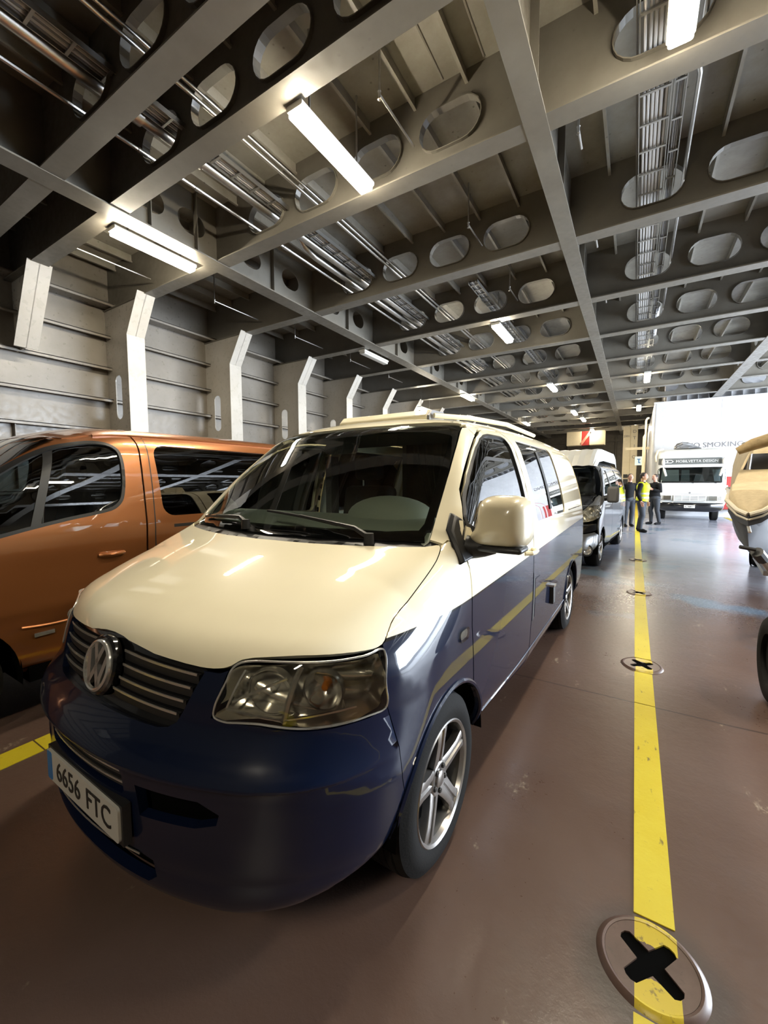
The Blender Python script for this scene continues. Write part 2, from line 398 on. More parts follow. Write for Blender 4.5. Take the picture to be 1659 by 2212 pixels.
def t5_k(x,y,z):
    kz=np.interp(z,[0.3,0.6,0.8,1.05,1.25,1.5,1.8,2.0],[0.40,0.30,0.34,0.23,0.11,0.10,0.14,0.18])
    r=np.clip((y-1.2)/1.0,0,1); k2=np.interp(z,[0.3,1.6,1.8,2.0],[0.2,0.2,0.17,0.18])
    return kz*(1-r)+k2*r
def t5_crown(x,y,z):
    f=np.clip((y-1.2)/.6,0,1)*np.clip((z-1.5)/.3,0,1); b=np.clip((1.0-y)/.3,0,1)*np.clip((z-0.9)/.15,0,1)
    return .06*f*(x/.7)**2.5+.03*b*(x/.8)**2
def t5n_shift(x,y,z):
    t=np.clip((z-.650)/.016,0,1); st=1-t*t*(3-2*t); f=np.clip((.52-y)/.2,0,1); b=np.clip((z-.25)/.12,0,1)
    return t5_shift(x,y,z)+.024*st*f*b
T5=Body(T5_PROF,T5_W,t5n_shift,t5_k,t5_crown)
OR_PROF=[(0.14,0.22),(0.03,0.30),(0.0,0.45),(0.01,0.62),(0.05,0.78),(0.10,0.92),(0.20,1.02),(0.45,1.13),(0.70,1.21),(0.88,1.28),(1.10,1.46),(1.35,1.66),(1.60,1.83),(1.78,1.90),(2.0,1.945),(2.6,1.97),(3.6,1.975),(4.6,1.96),(4.85,1.93),(4.93,1.85),(4.97,1.5),(4.99,1.0),(4.99,0.5),(4.96,0.32),(4.8,0.24),(2.5,0.22),(1,0.22)]
OR_W=[(0.0,0.93),(0.25,0.945),(0.42,0.955),(0.54,0.952),(0.62,0.955),(0.69,0.975),(0.80,0.972),(0.95,0.966),(1.1,0.966),(1.18,0.962),(1.28,0.945),(1.5,0.90),(1.7,0.845),(1.85,0.79),(2.0,0.70),(2.3,0.6)]
OR=Body(OR_PROF,OR_W,t5_shift,t5_k,t5_crown)
GR_PROF=[(0.14,0.22),(0.03,0.30),(0.0,0.45),(0.02,0.60),(0.06,0.72),(0.12,0.84),(0.24,0.96),(0.45,1.08),(0.68,1.19),(0.85,1.29),(1.10,1.50),(1.35,1.70),(1.52,1.83),(1.65,1.89),(1.9,1.93),(2.6,1.955),(3.6,1.955),(4.4,1.94),(4.65,1.91),(4.72,1.83),(4.76,1.5),(4.78,1.0),(4.78,0.5),(4.76,0.32),(4.6,0.24),(2.5,0.22),(1,0.22)]
GR=Body(GR_PROF,T5_W,t5_shift,t5_k,t5_crown)
# projections: 2d parameter <-> rays onto a body surface
DV=np.array([0,.64,-.768]); VV=np.array([0,.768,.64])
def uv_of(P,pr):
    P=np.asarray(P,float)
    if P.shape[1]==2: return P.copy()
    if pr=='side': return P[:,[1,2]]
    if pr=='top': return P[:,[0,1]]
    if pr in('front','rear'): return P[:,[0,2]]
    if pr=='diag': return np.stack([P[:,0],P@VV],1)
    if pr=='cyl': return np.stack([np.arctan2(P[:,0],1.1-P[:,1]),P[:,2]],1)
def rays(uv,pr):
    n=len(uv); u=uv[:,0]; v=uv[:,1]; z=np.zeros(n); o=np.ones(n)
    if pr=='side': return np.stack([2*o,u,v],1),np.stack([-o,z,z],1),.5,2.2
    if pr=='top': return np.stack([u,v,3*o],1),np.stack([z,z,-o],1),.8,3.
    if pr=='front': return np.stack([u,-1*o,v],1),np.stack([z,o,z],1),.5,4.
    if pr=='rear': return np.stack([u,7.5*o,v],1),np.stack([z,-o,z],1),.5,5.
    if pr=='diag': return np.stack([u,z,z],1)+v[:,None]*VV-3*DV, np.repeat(DV[None],n,0),1.2,4.5
    if pr=='cyl': return np.stack([1.9*np.sin(u),1.1-1.9*np.cos(u),v],1),np.stack([-np.sin(u),np.cos(u),z],1),.3,1.85
def grad(B,P,e=2e-3):
    g=np.stack([B.F(P+np.array(d)*e)-B.F(P-np.array(d)*e) for d in ((1,0,0),(0,1,0),(0,0,1))],1)
    return g/np.maximum(np.linalg.norm(g,axis=1,keepdims=True),1e-9)
def densify(L,s):
    out=[]; n=len(L)
    for i in range(n):
        a=L[i]; b=L[(i+1)%n]; k=max(1,int(np.ceil(np.linalg.norm(b-a)/s)))
        for j in range(k): out.append(a+(b-a)*j/k)
    return np.array(out)
def area2(L): a=L; b=np.roll(L,-1,0); return .5*(a[:,0]*b[:,1]-b[:,0]*a[:,1]).sum()
def inset(L,g):
    if abs(g)<1e-9: return L
    s=1 if area2(L)>0 else -1
    e=np.roll(L,-1,0)-L; e/=np.maximum(np.linalg.norm(e,axis=1,keepdims=True),1e-9); nr=np.stack([-e[:,1],e[:,0]],1)*s
    m=nr+np.roll(nr,1,0); q=np.maximum((m*nr).sum(1,keepdims=True),.5); return L+m/q*g
def surf(B,P,pr,off=0):
    uv=uv_of(np.array(P,float),pr); O,D,a,b=rays(uv,pr); Q,_=B.cast(O,D,a,b)
    if off: Q=Q+grad(B,Q)*off
    return Q
def smoothloop(P,n=3): return catmull(P,n,True)
def panel(B,name,outer,pr,mt,parent,s=.035,off=0.,gap=.0025,rim=.02,holes=(),mirror=True,label=None,offn=None,hgap=None,lines=()):
    L0=inset(densify(uv_of(outer,pr),s*.6),gap); loops=[L0]+[inset(densify(uv_of(h,pr),s*.6),-(gap if hgap is None else hgap)) for h in holes]
    V2=[];E=[];sizes=[]
    for lp in loops:
        b=len(V2); V2+=[tuple(p) for p in lp]; E+=[(b+i,b+(i+1)%len(lp)) for i in range(len(lp))]; sizes.append((b,len(lp)))
    for ln_ in lines:
        q=[tuple(p) for p in ln_ if evenodd(np.array([p]),loops)[0]]; b=len(V2); V2+=q; E+=[(b+i,b+i+1) for i in range(len(q)-1) if np.hypot(q[i][0]-q[i+1][0],q[i][1]-q[i+1][1])<s*1.2]
    lo=L0.min(0); hi=L0.max(0)
    gx=np.arange(lo[0]+s/2,hi[0],s); gy=np.arange(lo[1]+s/2,hi[1],s*.87)
    G=np.array([(x+(s/2 if j%2 else 0),y) for j,y in enumerate(gy) for x in gx]).reshape(-1,2)
    if len(G):
        ins=evenodd(G,loops); bp=np.array(V2); G=G[ins]
        if len(G):
            d=np.array([np.min(((bp-g)**2).sum(1)) for g in G]); G=G[d>(s*.42)**2]
        V2+=[tuple(g) for g in G]
    vo,_,fo,_,_,_=delaunay_2d_cdt([Vector(p) for p in V2],E,[],0,1e-8)
    vo=np.array([(p.x,p.y) for p in vo]); fo=np.array([tuple(f) for f in fo if len(f)==3])
    fo=fo[evenodd(vo[fo].mean(1),loops)]
    O,D,a,b=rays(vo,pr); Q,_=B.cast(O,D,a,b); N_=grad(B,Q)
    if off: Q=Q+N_*off
    if offn is not None: Q=Q+N_*offn(Q)[:,None]
    # orientation
    c=np.cross(Q[fo[:,1]]-Q[fo[:,0]],Q[fo[:,2]]-Q[fo[:,0]]); fl=(c*N_[fo].mean(1)).sum(1)<0; fo[fl]=fo[fl][:,::-1]
    faces=[tuple(f) for f in fo]; verts=[tuple(q) for q in Q]; nf=len(faces)
    ln=[N_[i] for f in faces for i in f]
    if offn is not None: ln=None
    if rim:
        # boundary edges of the kept faces
        ec={}
        for f in faces:
            for i in range(3): ec[(f[i],f[(i+1)%3])]=1
        be=[(i,j) for (i,j) in ec if (j,i) not in ec]; bv={}; 
        for i,j in be:
            for k in (i,j):
                if k not in bv: bv[k]=len(verts); verts.append(tuple(Q[k]-N_[k]*rim))
        for i,j in be:
            faces.append((j,i,bv[i],bv[j])); 
            if ln is not None:
                nn=np.cross(Q[i]-Q[j],np.array(verts[bv[i]])-Q[j]); nn/=max(np.linalg.norm(nn),1e-9); ln+=[nn]*4
    out=[]
    for sgn in ((1,-1) if mirror else (1,)):
        me=bpy.data.meshes.new(name); vs=[(x*sgn,y,z) for x,y,z in verts]; fs=faces if sgn>0 else [f[::-1] for f in faces]
        me.from_pydata(vs,[],fs); 
        for p in me.polygons: p.use_smooth=True
        if ln is not None:
            if sgn>0: L=[tuple(n) for n in ln]
            else:
                L=[];k=0
                for f in faces:
                    seg=ln[k:k+len(f)][::-1]; k+=len(f); L+=[(-n[0],n[1],n[2]) for n in seg]
            me.normals_split_custom_set(L)
        me.materials.append(mt); o=bpy.data.objects.new(name,me); COL.objects.link(o); o.parent=parent; out.append(o)
        if label: o['label']=label
    return out
def sym(half):
    """half outline (x>=0, ordered from the centre line round to the centre line) -> closed symmetric loop"""
    h=[tuple(p) for p in half]; return h+[(-p[0],)+tuple(p[1:]) for p in h[::-1] if p[0]>1e-6]
def make_wheel(parent,x,y,z=.33,r=.33,side=1,spokes=5,name='wheel',alloy=None,w=.225):
    """wheel with tyre, rim, spokes, hub; outer face towards +x*side"""
    al=alloy or M_ALLOY
    e=empty(name,(x,y,z)); e.parent=parent
    if side<0: e.rotation_euler=(0,0,PI)
    t=MB(); rr=.222
    prof=[(-w,rr-.005),(-w-.004,rr+.03),(-w+.0,r-.035),(-w+.02,r-.010),(-w+.045,r-.002)]
    for k in range(4):
        a=-w+.055+k*(w-.11)/4+.005; prof+=[(a,r),(a+.024,r),(a+.026,r-.008),(a+.031,r-.008)]
    prof+=[(-.045,r-.002),(-.02,r-.010),(-.003,r-.035),(.006,rr+.055),(.004,rr+.03),(-.003,rr+.004),(-.01,rr-.006)]
    t.lathe(prof,'x',seg=72,close=True).build('tyre',M_RUBBER,e)
    b=MB(); b.lathe([(-w+.02,rr-.004),(-w+.03,rr-.02),(-.06,rr-.03),(-.022,rr-.012)],'x',seg=72).build('rim_barrel',M_BARREL,e); MB().lathe([(-.022,rr-.012),(-.004,rr-.008),(.002,rr+.002),(-.002,rr+.006),(-.012,rr+.003)],'x',seg=72).build('rim_lip',al,e)
    MB().lathe([(-.11,.0),(-.11,.14),(-.10,.145),(-.10,.15),(-.12,.15)],'x',seg=40).build('brake_disc',M_DARKMET,e)
    MB().lathe([(-.10,.0),(-.10,rr-.03),(-.14,rr-.03)],'x',seg=32).build('wheel_lining',M_VOID,e)
    for k in range(spokes):
        a=2*PI*k/spokes+.32; ca,sa=math.cos(a),math.sin(a)
        st=[(.045,.042,-.028),(.10,.036,-.018),(.16,.033,-.010),(.205,.042,-.006),(.218,.052,-.012)]
        m=MB(); vs=[]
        for (q,hw,h) in st:
            for (t_,dh) in ((-hw,-.035),(-hw,-.004),(-hw*.8,0),(-hw*.28,0),(-hw*.15,-.008),(hw*.15,-.008),(hw*.28,0),(hw*.8,0),(hw,-.004),(hw,-.035)):
                vs.append((h+dh,q*ca-t_*sa,q*sa+t_*ca))
        n=10; fs=[(i*n+j,i*n+j+1,(i+1)*n+j+1,(i+1)*n+j) for i in range(len(st)-1) for j in range(n-1)]+[((i)*n+n-1,i*n,(i+1)*n,(i+1)*n+n-1) for i in range(len(st)-1)]
        m.add(vs,fs).build('spoke',al,e)
    MB().lathe([(-.04,.068),(-.026,.066),(-.022,.06),(-.026,.034),(-.018,.031),(-.014,.024),(-.013,0)],'x',seg=32).build('hub',al,e)
    for k in range(5):
        a=2*PI*(k+.5)/5+.32; m=MB(); m.lathe([(-.024,.0105),(-.018,.0105),(-.015,.008),(-.015,0)],'x',c=(0,.048*math.cos(a),.048*math.sin(a)),seg=8); m.build('wheel_bolt',M_DARKMET,e)
    return e
# ================= the ferry deck =================
ZB=5.1; ZP=6.0; Y0=4.55; DY=2.36; XL=-9.65; XR=10.0
def struct(o,): o['kind']='structure'; return o
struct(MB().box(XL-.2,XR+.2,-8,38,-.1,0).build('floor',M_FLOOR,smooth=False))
c=MB(); c.box(XL-.2,XR+.2,-8.2,38,ZP,ZP+.05)
xs=[x*.63-9.3 for x in range(31)]
for x in xs:    # bulb-flat stiffeners under the plate
    if min(abs(x-g) for g in (-6.05,-.98,2.8))<.12: continue
    c.box(x-.005,x+.005,-8,38,ZP-.13,ZP); c.box(x-.005,x+.03,-8,38,ZP-.15,ZP-.125)
struct(c.build('ceiling',M_CEIL,smooth=False))
ntrim=[0]
def trim(mb,m,**k):
    ntrim[0]+=1; return struct(mb.build('trim_%d'%ntrim[0],m,smooth=False,**k))
HX=[-4.85,-3.88,-2.9,-1.92,.05,1.02,1.98]+[3.75+.97*i for i in range(6)]
BY=[-5.0,-2.6,-.2,2.25,2.97]+[4.56+DY*k for k in range(0,13)]
for y in BY:
    m=MB(); m.prism([(XL,ZB),(XR,ZB),(XR,ZP),(XL,ZP)],y-.007,y+.007,'y',holes=[oval(x,5.5,.75,.45) for x in HX])
    m.box(XL,XR,y-.12,y+.12,ZB-.018,ZB)
    for x in HX:   # stiffened rim of each hole
        o=oval(x,5.5,.75,.45); o2=oval(x,5.5,.73,.43); m.prism(o,y-.045,y+.045,'y',holes=[o2])
    for x in (-7.4,-1.4,1.5): m.box(x-.005,x+.005,y,y+.1,ZB,ZP)
    trim(m,M_BEAM)
# longitudinal girders
for gx,w in ((-6.05,.15),(-.98,.11),(2.8,.15),(7.2,.15)):
    m=MB(); hs=[]
    for k,y in enumerate(BY[:-1]):
        L_=BY[k+1]-y
        if gx!=-.98 and L_>1: hs+=[oval(y+L_*.30,5.55,.46,.36),oval(y+L_*.72,5.55,.46,.36)]
    m.prism([(-8,ZB),(36,ZB),(36,ZP),(-8,ZP)],gx-.007,gx+.007,'x',holes=hs)
    m.box(gx-w,gx+w,-8,36,ZB-.026,ZB-.006)
    for y in BY: m.box(gx-.006,gx+.09,y+DY*.5,y+DY*.5+.012,ZB,ZP)
    trim(m,M_BEAM)
# left hull wall: skin with horizontal bulb stiffeners
m=MB(); m.box(XL-.1,XL,-8,38,0,ZP)
for z in (.7,1.35,2.0,2.62,3.25,3.9,4.55,5.15):
    d_=.4 if z>5 else .2; m.box(XL,XL+d_,-8,38,z-.007,z+.007); m.box(XL+d_-.04,XL+d_,-8,38,z-.05,z+.01)
for y in (-.4,1.5,): m.box(XL,XL+.05,y-.006,y+.006,1.4,3.9)
for y in (2.35,2.85): m.box(XL,XL+.12,y-.006,y+.006,1.4,2.62)
struct(m.build('wall_left',M_WALL,smooth=False))
# web frames
M_FRAME=steel_mat('frame_paint',(.48,.46,.42),(.42,.39,.34),.32,.1)
for k,y in enumerate(BY):
    m=MB(); y=y-.08
    if y<3.5:
        a=(-9.2,3.87);b=(-8.42,5.1); y+=.08; m.prism([(XL,3.87),a,b,(XL,5.1)],y-.007,y+.007,'y')
        m.add([(a[0],y-.17,a[1]),(a[0],y+.17,a[1]),(b[0],y+.17,b[1]),(b[0],y-.17,b[1]),(a[0]-.015,y-.17,a[1]),(a[0]-.015,y+.17,a[1]),(b[0]-.015,y+.17,b[1]),(b[0]-.015,y-.17,b[1])],
          [(0,1,2,3),(4,7,6,5),(0,4,5,1),(2,6,7,3),(0,3,7,4),(1,5,6,2)])
        trim(m,M_FRAME); continue
    z0=0; pts=[(XL,z0),(-8.5,z0),(-8.5,4.38),(-8.05,5.1),(XL,5.1)]
    hs=[oval(-9.22,3.28,.24,.9)] if z0==0 else []
    if z0==0: hs+=[oval(-9.22,1.4,.24,.9)]
    m.prism(pts,y-.007,y+.007,'y',holes=hs)
    m.box(-8.512,-8.495,y-.17,y+.17,z0,4.38)
    a=(-8.5,4.38);b=(-8.05,5.1); 
    m.add([(a[0],y-.17,a[1]),(a[0],y+.17,a[1]),(b[0],y+.17,b[1]),(b[0],y-.17,b[1]),(a[0]-.015,y-.17,a[1]),(a[0]-.015,y+.17,a[1]),(b[0]-.015,y+.17,b[1]),(b[0]-.015,y-.17,b[1])],
          [(0,1,2,3),(4,7,6,5),(0,4,5,1),(2,6,7,3),(0,3,7,4),(1,5,6,2)])
    trim(m,M_FRAME)
# right wall with a large side door opening, walls fore and aft
m=MB(); m.box(XR,XR+.1,-8,6,0,ZP); m.box(XR,XR+.1,19,38,0,ZP); m.box(XR,XR+.1,6,19,4.7,ZP)
struct(m.build('wall_right',M_BEAM,smooth=False))
struct(MB().box(XL,XR,-8.1,-8,0,ZP).build('wall_front',M_DARKWALL,smooth=False))
m=MB(); m.box(XL,XR,36.4,36.5,0,ZP)
for x in (-8.2,-6.6,-4.8,-3.2,-1.4): m.box(x,x+.08,36.2,36.4,0,5.1)
m.box(XL,-.8,36.25,36.4,4.6,4.75)
struct(m.build('wall_back',M_DARKWALL,smooth=False))
# white casing block with the lettering
m=MB(); CX=.62; CY=22.3
m.prism(rrect(CX,XR-.01,CY,35.9,.10),0,5.02,'z')
m.box(CX-.02,XR-.01,CY-.05,CY+.04,5.0,5.06); m.box(CX+.4,XR-.01,CY+.35,35.9,5.06,ZP)
for i in range(26): m.add([(CX+.45+i*.37+d,CY-.03,5.06) for d in (0,.012)]+[(CX+.45+i*.37+d,CY+.35,5.06) for d in (0,.012)]+[(CX+.45+i*.37+d,CY+.35,5.55) for d in (0,.012)]+[(CX+.45+i*.37+d,CY+.1,5.55) for d in (0,.012)],[(0,2,4,6),(1,7,5,3),(0,6,7,1),(0,1,3,2),(2,3,5,4),(4,5,7,6)])
m.box(3.0,3.012,CY-.006,CY,0,5.0); m.box(6.2,6.212,CY-.006,CY,0,5.0)
struct(m.build('wall_casing',M_WHITE,smooth=False))
t=text('no_smoking_lettering','NO SMOKING',.30,MX((2.82,CY-.012,3.07),R(90)),M_LETTER,ext=.004)
tag(t,'dark capitals reading NO SMOKING painted on the white casing wall','lettering')
# ---- floor paint ----
def line(name,x0,x1,y0,y1,cuts,label,g=None):
    m=MB(); y=y0; pts=[]
    for c0,c1 in cuts: m.box(x0,x1,y,c0,.0005,.004); y=c1
    m.box(x0,x1,y,y1,.0005,.004); return tag(m.build(name,M_YELLOW,smooth=False),label,'floor line',g)
line('lane_line',.05,.168,-2.5,34,[(1.262,1.578),(3.165,3.175),(3.705,4.015),(6.255,6.565),(8.985,9.295)],'worn yellow lane line running from the lower right edge to the person in the vest')
line('lane_line',-2.935,-2.775,-2.5,34,[(.86,.868)],'yellow lane line under the copper van, seen at the left edge')
line('lane_line',3.2,3.36,-2.5,22,[],'lane line beside the right wheel of the motorhome')
# ---- lashing pots ----
def pot_mat():
    m=mat('lashing_pot_paint',(.19,.11,.085),.35); N=NT(m); o=N.n('TexCoord').outputs['Object']; s=N.n('SeparateXYZ'); N.l(o,s.inputs[0])
    a=N.noise(o,9,5,.7); b_=N.noise(o,40,5,.7)
    inl=N.math('MULTIPLY',N.math('LESS_THAN',s.outputs[0],.074),N.math('GREATER_THAN',s.outputs[0],-.043))
    fy=N.math('ABSOLUTE',N.math('ADD',s.outputs[1],.0)); far=N.math('GREATER_THAN',N.math('ADD',fy,N.math('MULTIPLY',a,.06)),.085)
    c=N.mix(N.ramp(a,.3,.7),(.085,.052,.042),(.13,.082,.065)); c=N.mix(N.math('MULTIPLY',inl,far),c,(.55,.42,.03))
    c=N.mix(N.math('MULTIPLY',N.ramp(b_,.58,.66),.6),c,(.07,.05,.04)); N.l(c,N.b.inputs['Base Color']); return m
M_POT=pot_mat()
def cross(r,w,a):
    o=[]
    for k in range(4):
        t=a+k*PI/2
        for (p,q) in ((w,w),(r-.01,w*.95),(r,0),(r-.01,-w*.95)):
            if (p,q)==(w,w): p,q=w*1.15,w*1.15
            o.append((p*math.cos(t)-q*math.sin(t),p*math.sin(t)+q*math.cos(t)))
    # order: corner(+), outer+, tip, outer-
    return o
def pot(x,y,a,label):
    e=empty('lashing_pot',(x,y,0),label=label,cat='deck fitting',group='lashing pots along the yellow line')
    circ=[(.125*math.cos(2*PI*k/48),.125*math.sin(2*PI*k/48)) for k in range(48)]
    cr=[]
    for k in range(4):
        t=a+k*PI/2
        for (p,q) in ((.088,-.021),(.096,-.008),(.096,.008),(.088,.021),(.026,.026)):
            cr.append((p*math.cos(t)-q*math.sin(t),p*math.sin(t)+q*math.cos(t)))
    m=MB(); m.prism(circ,0.004,.010,'z',holes=[cr]); m.build('cover_plate',M_POT,e,smooth=False)
    MB().prism([(.12*math.cos(2*PI*k/32),.12*math.sin(2*PI*k/32)) for k in range(32)],.002,.0045,'z').build('slot_shade',M_VOID,e,smooth=False)  # black disc standing in for the shaded hollow below the slot
    MB().lathe([(.0,.124),(.011,.126),(.013,.133),(.009,.142),(0,.150)],'z',seg=56).build('weld_ring',M_POT,e)
    return e
pot(.095,1.42,R(52),'round lashing pot with a cross slot, nearest, at the lower right corner')
pot(.10,3.86,R(40),'lashing pot on the yellow line just beyond the deck weld seam')
pot(.10,6.41,R(40),'small dark lashing pot on the yellow line, third from the camera')
pot(.10,9.14,R(40),'lashing pot on the yellow line nearest the person in the vest')
# ---- fluorescent lamps ----
def make_lamp(lit=True):
    e=empty('ceiling_lamp',(0,0,0))
    MB().prism(rrect(-.10,.10,.02,.075,.02),-.62,.62,'y').build('housing',M_OFF,e,bevel=.004)
    m=MB(); m.prism(rrect(-.085,.085,-.035,.022,.025),-.60,.60,'y'); m.build('diffuser',M_LIT if lit else M_OFF,e)
    for y in (-.4,.4): MB().box(-.008,.008,y-.008,y+.008,.07,.9).build('hanger',M_PIPE,e,smooth=False)
    return e
LP=[(-2.87,3.68,'bright tube lamp hanging high at upper centre left of the middle girder'),
 (-6.35,3.70,'bright tube lamp at the left, just above the wall frames'),
 (.18,3.62,'bright tube lamp cut off by the top right edge'),
 (-2.80,9.95,'lit lamp in the middle bay, second along from the upper centre lamp'),
 (-2.76,16.5,'small lit lamp above the cream van roof, third in the middle row'),
 (.22,16.6,'small lit lamp right of the middle girder above the white casing'),
 (-6.05,16.5,'small lit lamp on the left girder above the roof box of the van'),
 (-8.05,16.6,'lamp glowing near the knee of a wall frame above the cream van roof'),
 (-2.76,23.0,'lit lamp in the middle row, fourth along'),(-2.62,25.7,'lit lamp in the middle row, fifth along'),(-2.6,31.4,'farthest lit lamp of the middle row, above the beige cabinets'),
 (.02,23.2,'lit lamp left of the casing corner'),(-.1,32.0,'faint lamp above the numbered beige pillar'),(-5.7,25.7,'far lit lamp in the left row'),
 (3.6,3.6,'unseen lamp over the boat, added to light the nearer deck'),(.18,-3.4,'unseen lamp right of the middle girder behind the camera, added to light the nearer deck')]  # these two are out of view, added to light the nearer deck
lamp0=make_lamp(); off0=None
for i,(x,y,lb) in enumerate(LP):
    o=lamp0 if i==0 else copy_tree(lamp0); o.location=(x,y,5.0 if i!=7 else 4.7); tag(o,lb,'ceiling lamp','lit fluorescent deck lamps')
for i,(x,y,lb) in enumerate([(-6.4,9.9,'unlit grey tube lamp in the left bay above the third wall frame'),(-8.3,-3.0,None)][:1]):
    o=make_lamp(False); o.location=(x,y,5.0); tag(o,lb,'ceiling lamp')
# ---- pipes, trays, sprinklers ----
def run(name,pts,r,m,label,cat='pipe',group=None,seg=12,flanges=()):
    if flanges:
        e=empty(name,pts[0],label=label,cat=cat,group=group); q=Vector(pts[0])
        MB().tube([Vector(p)-q for p in pts],r,seg).build('pipe_run',m,e)
        for (x,y,z) in flanges:
            MB().lathe([(-.05,r),(-.05,r*1.35),(.05,r*1.35),(.05,r)],'y',c=(x-q.x,y-q.y,z-q.z),seg=16).build('coupling',M_PIPE,e)
        return e
    return tag(MB().tube(pts,r,seg).build(name,m),label,cat,group)
g1='pipes running through the beam holes'
run('water_pipe',[(-4.72,-3,5.46),(-4.72,34,5.46)],.065,M_PIPE,'thick bright pipe next to the cable tray in the left beam holes','pipe',g1,16,[(-4.72,y+.35,5.46) for y in BY if y>0])
run('water_pipe',[(-4.92,5.2,5.70),(-4.92,5.45,5.50),(-4.92,5.7,5.44),(-4.92,34,5.44)],.055,M_PIPE,'thick pipe that bends down into the left row of beam holes','pipe',g1,16,[(-4.92,y+.45,5.44) for y in BY if y>6])
run('sprinkler_pipe',[(-5.08,-3,5.38),(-5.08,34,5.38)],.022,M_PIPE,'thin pipe on the left side of the thick pipes','pipe',g1,8,[(-5.08,y+.6,5.38) for y in BY if y>0])
run('conduit_pipe',[(-3.99,-3,5.44),(-3.99,24,5.44)],.022,M_PIPE,'left one of two thin parallel conduits','pipe',g1)
run('conduit_pipe',[(-3.92,-3,5.46),(-3.92,24,5.46)],.018,M_PIPE,'right one of two thin parallel conduits','pipe',g1)
def tray(x,w,z,y0,y1,cables,label,rung=.3,cm=None):
    e=empty('cable_tray',(x,y0,z),label=label,cat='cable tray'); L=y1-y0; m=MB()
    for s_ in (-1,1): m.box(s_*w/2-.004,s_*w/2+.004,0,L,0,.055)
    y=.1
    while y<L: m.box(-w/2,w/2,y,y+.025,0,.012); y+=rung
    m.build('tray_rails',M_TRAY,e,smooth=False)
    for i in range(cables):
        cx=-w/2+.02+(w-.04)*(i+.5)/cables; r=(w/cables)*.36*(.8+.4*random.random()); pts=[]; q=0
        while q<L: pts.append((cx+random.uniform(-.004,.004),q,.02+r)); q+=1.2
        MB().tube(pts,r,6,cap=False).build('cable',(M_CABLEL if i%2 else M_CABLE) if cm is None else cm,e)
    return e
tray(-4.50,.20,5.42,-3,34,5,'cable tray with dark cables on the right of the thick pipes')
tray(-2.86,.18,5.40,8.0,24,4,'ladder cable tray in the middle row of beam holes',.22)
tray(.03,.27,5.36,-3,22,6,'wide ladder tray packed with pale cables right of the middle girder',.42,M_CABLEL)
tray(.24,.10,5.38,-3,22,3,'narrow dark cable bundle beside the wide ladder tray',.5,M_CABLE)
run('conduit_pipe',[(.36,-3,5.42),(.36,5.0,5.42),(.40,5.3,5.52),(.40,12,5.52)],.022,M_PIPE,'bright conduit right of the wide cable tray','pipe',g1,10,[(.36,4.9,5.42),(.40,7.5,5.52),(.40,9.8,5.52)])
run('electric_cable',[(-.13,-3,5.5),(-.13,20,5.5)],.008,M_CABLE,'single thin black cable left of the wide tray','cable')
run('round_duct',[(.28,11.75,5.62),(.28,13.9,5.62)],.075,M_WHITEDUCT,'short white duct above the wide cable tray','duct',None,16)
# sprinkler droppers
def dropper(x,y,z0,z1,ang,L,label,g='sprinkler droppers'):
    e=empty('sprinkler_dropper',(x,y,z1),label=label,cat='sprinkler',group=g)
    MB().tube([(0,0,0),(0,0,z0-z1)],.011,8).build('drop_pipe',M_PIPE,e)
    MB().tube([(0,0,z0-z1),(L*math.sin(ang),L*math.cos(ang),z0-z1)],.013,8).build('branch_pipe',M_PIPE,e)
    MB().lathe([(-.05,.006),(-.045,.02),(-.04,.008),(-.015,.013),(.02,.015),(.03,.02)],'z',c=(0,0,z0-z1),seg=10).build('sprinkler_head',M_PIPE,e)
for x,y,z0,a,L,lb in [(-7.75,3.2,5.25,0,1.2,'sprinkler dropper in the left bay above the first wall frame'),(-7.55,5.6,5.25,0,1.15,'sprinkler dropper in the left bay over the second frame'),
    (-7.6,8.0,5.25,0,1.1,'sprinkler dropper in the left bay over the third frame'),(-7.6,10.4,5.25,0,1.1,'sprinkler dropper in the left bay over the fourth frame'),(-7.6,12.7,5.25,0,1.0,'farthest sprinkler dropper of the left bay'),
    (-2.35,3.75,5.42,0,.75,'sprinkler dropper beside the upper centre lamp'),(-2.3,6.2,5.4,0,.65,'sprinkler dropper in front of the second beam hole row'),(-2.3,8.6,5.4,0,.65,'sprinkler dropper above the second lamp of the middle row'),
    (-.66,5.1,5.3,0,.3,'sprinkler dropper hugging the middle girder at the first crossing'),(-.66,7.4,5.3,0,.3,'sprinkler dropper hugging the middle girder at the second crossing'),(-.66,9.8,5.3,0,.3,'sprinkler dropper hugging the middle girder at the third crossing'),
    (1.35,6.2,5.45,0,.6,'bright sprinkler dropper right of the wide cable tray')]:
    dropper(x,y,z0,ZP,a,L,lb)
for x,lb in ((-1.9,'slim rail under the plate, farther from the middle girder'),(-1.45,'slim rail under the plate, next to the middle girder')):
    tag(MB().tube([(x,3.2,5.78),(x,4.3,5.78)],.014,6).build('bracket_rail',M_BEAM),lb,'rail')
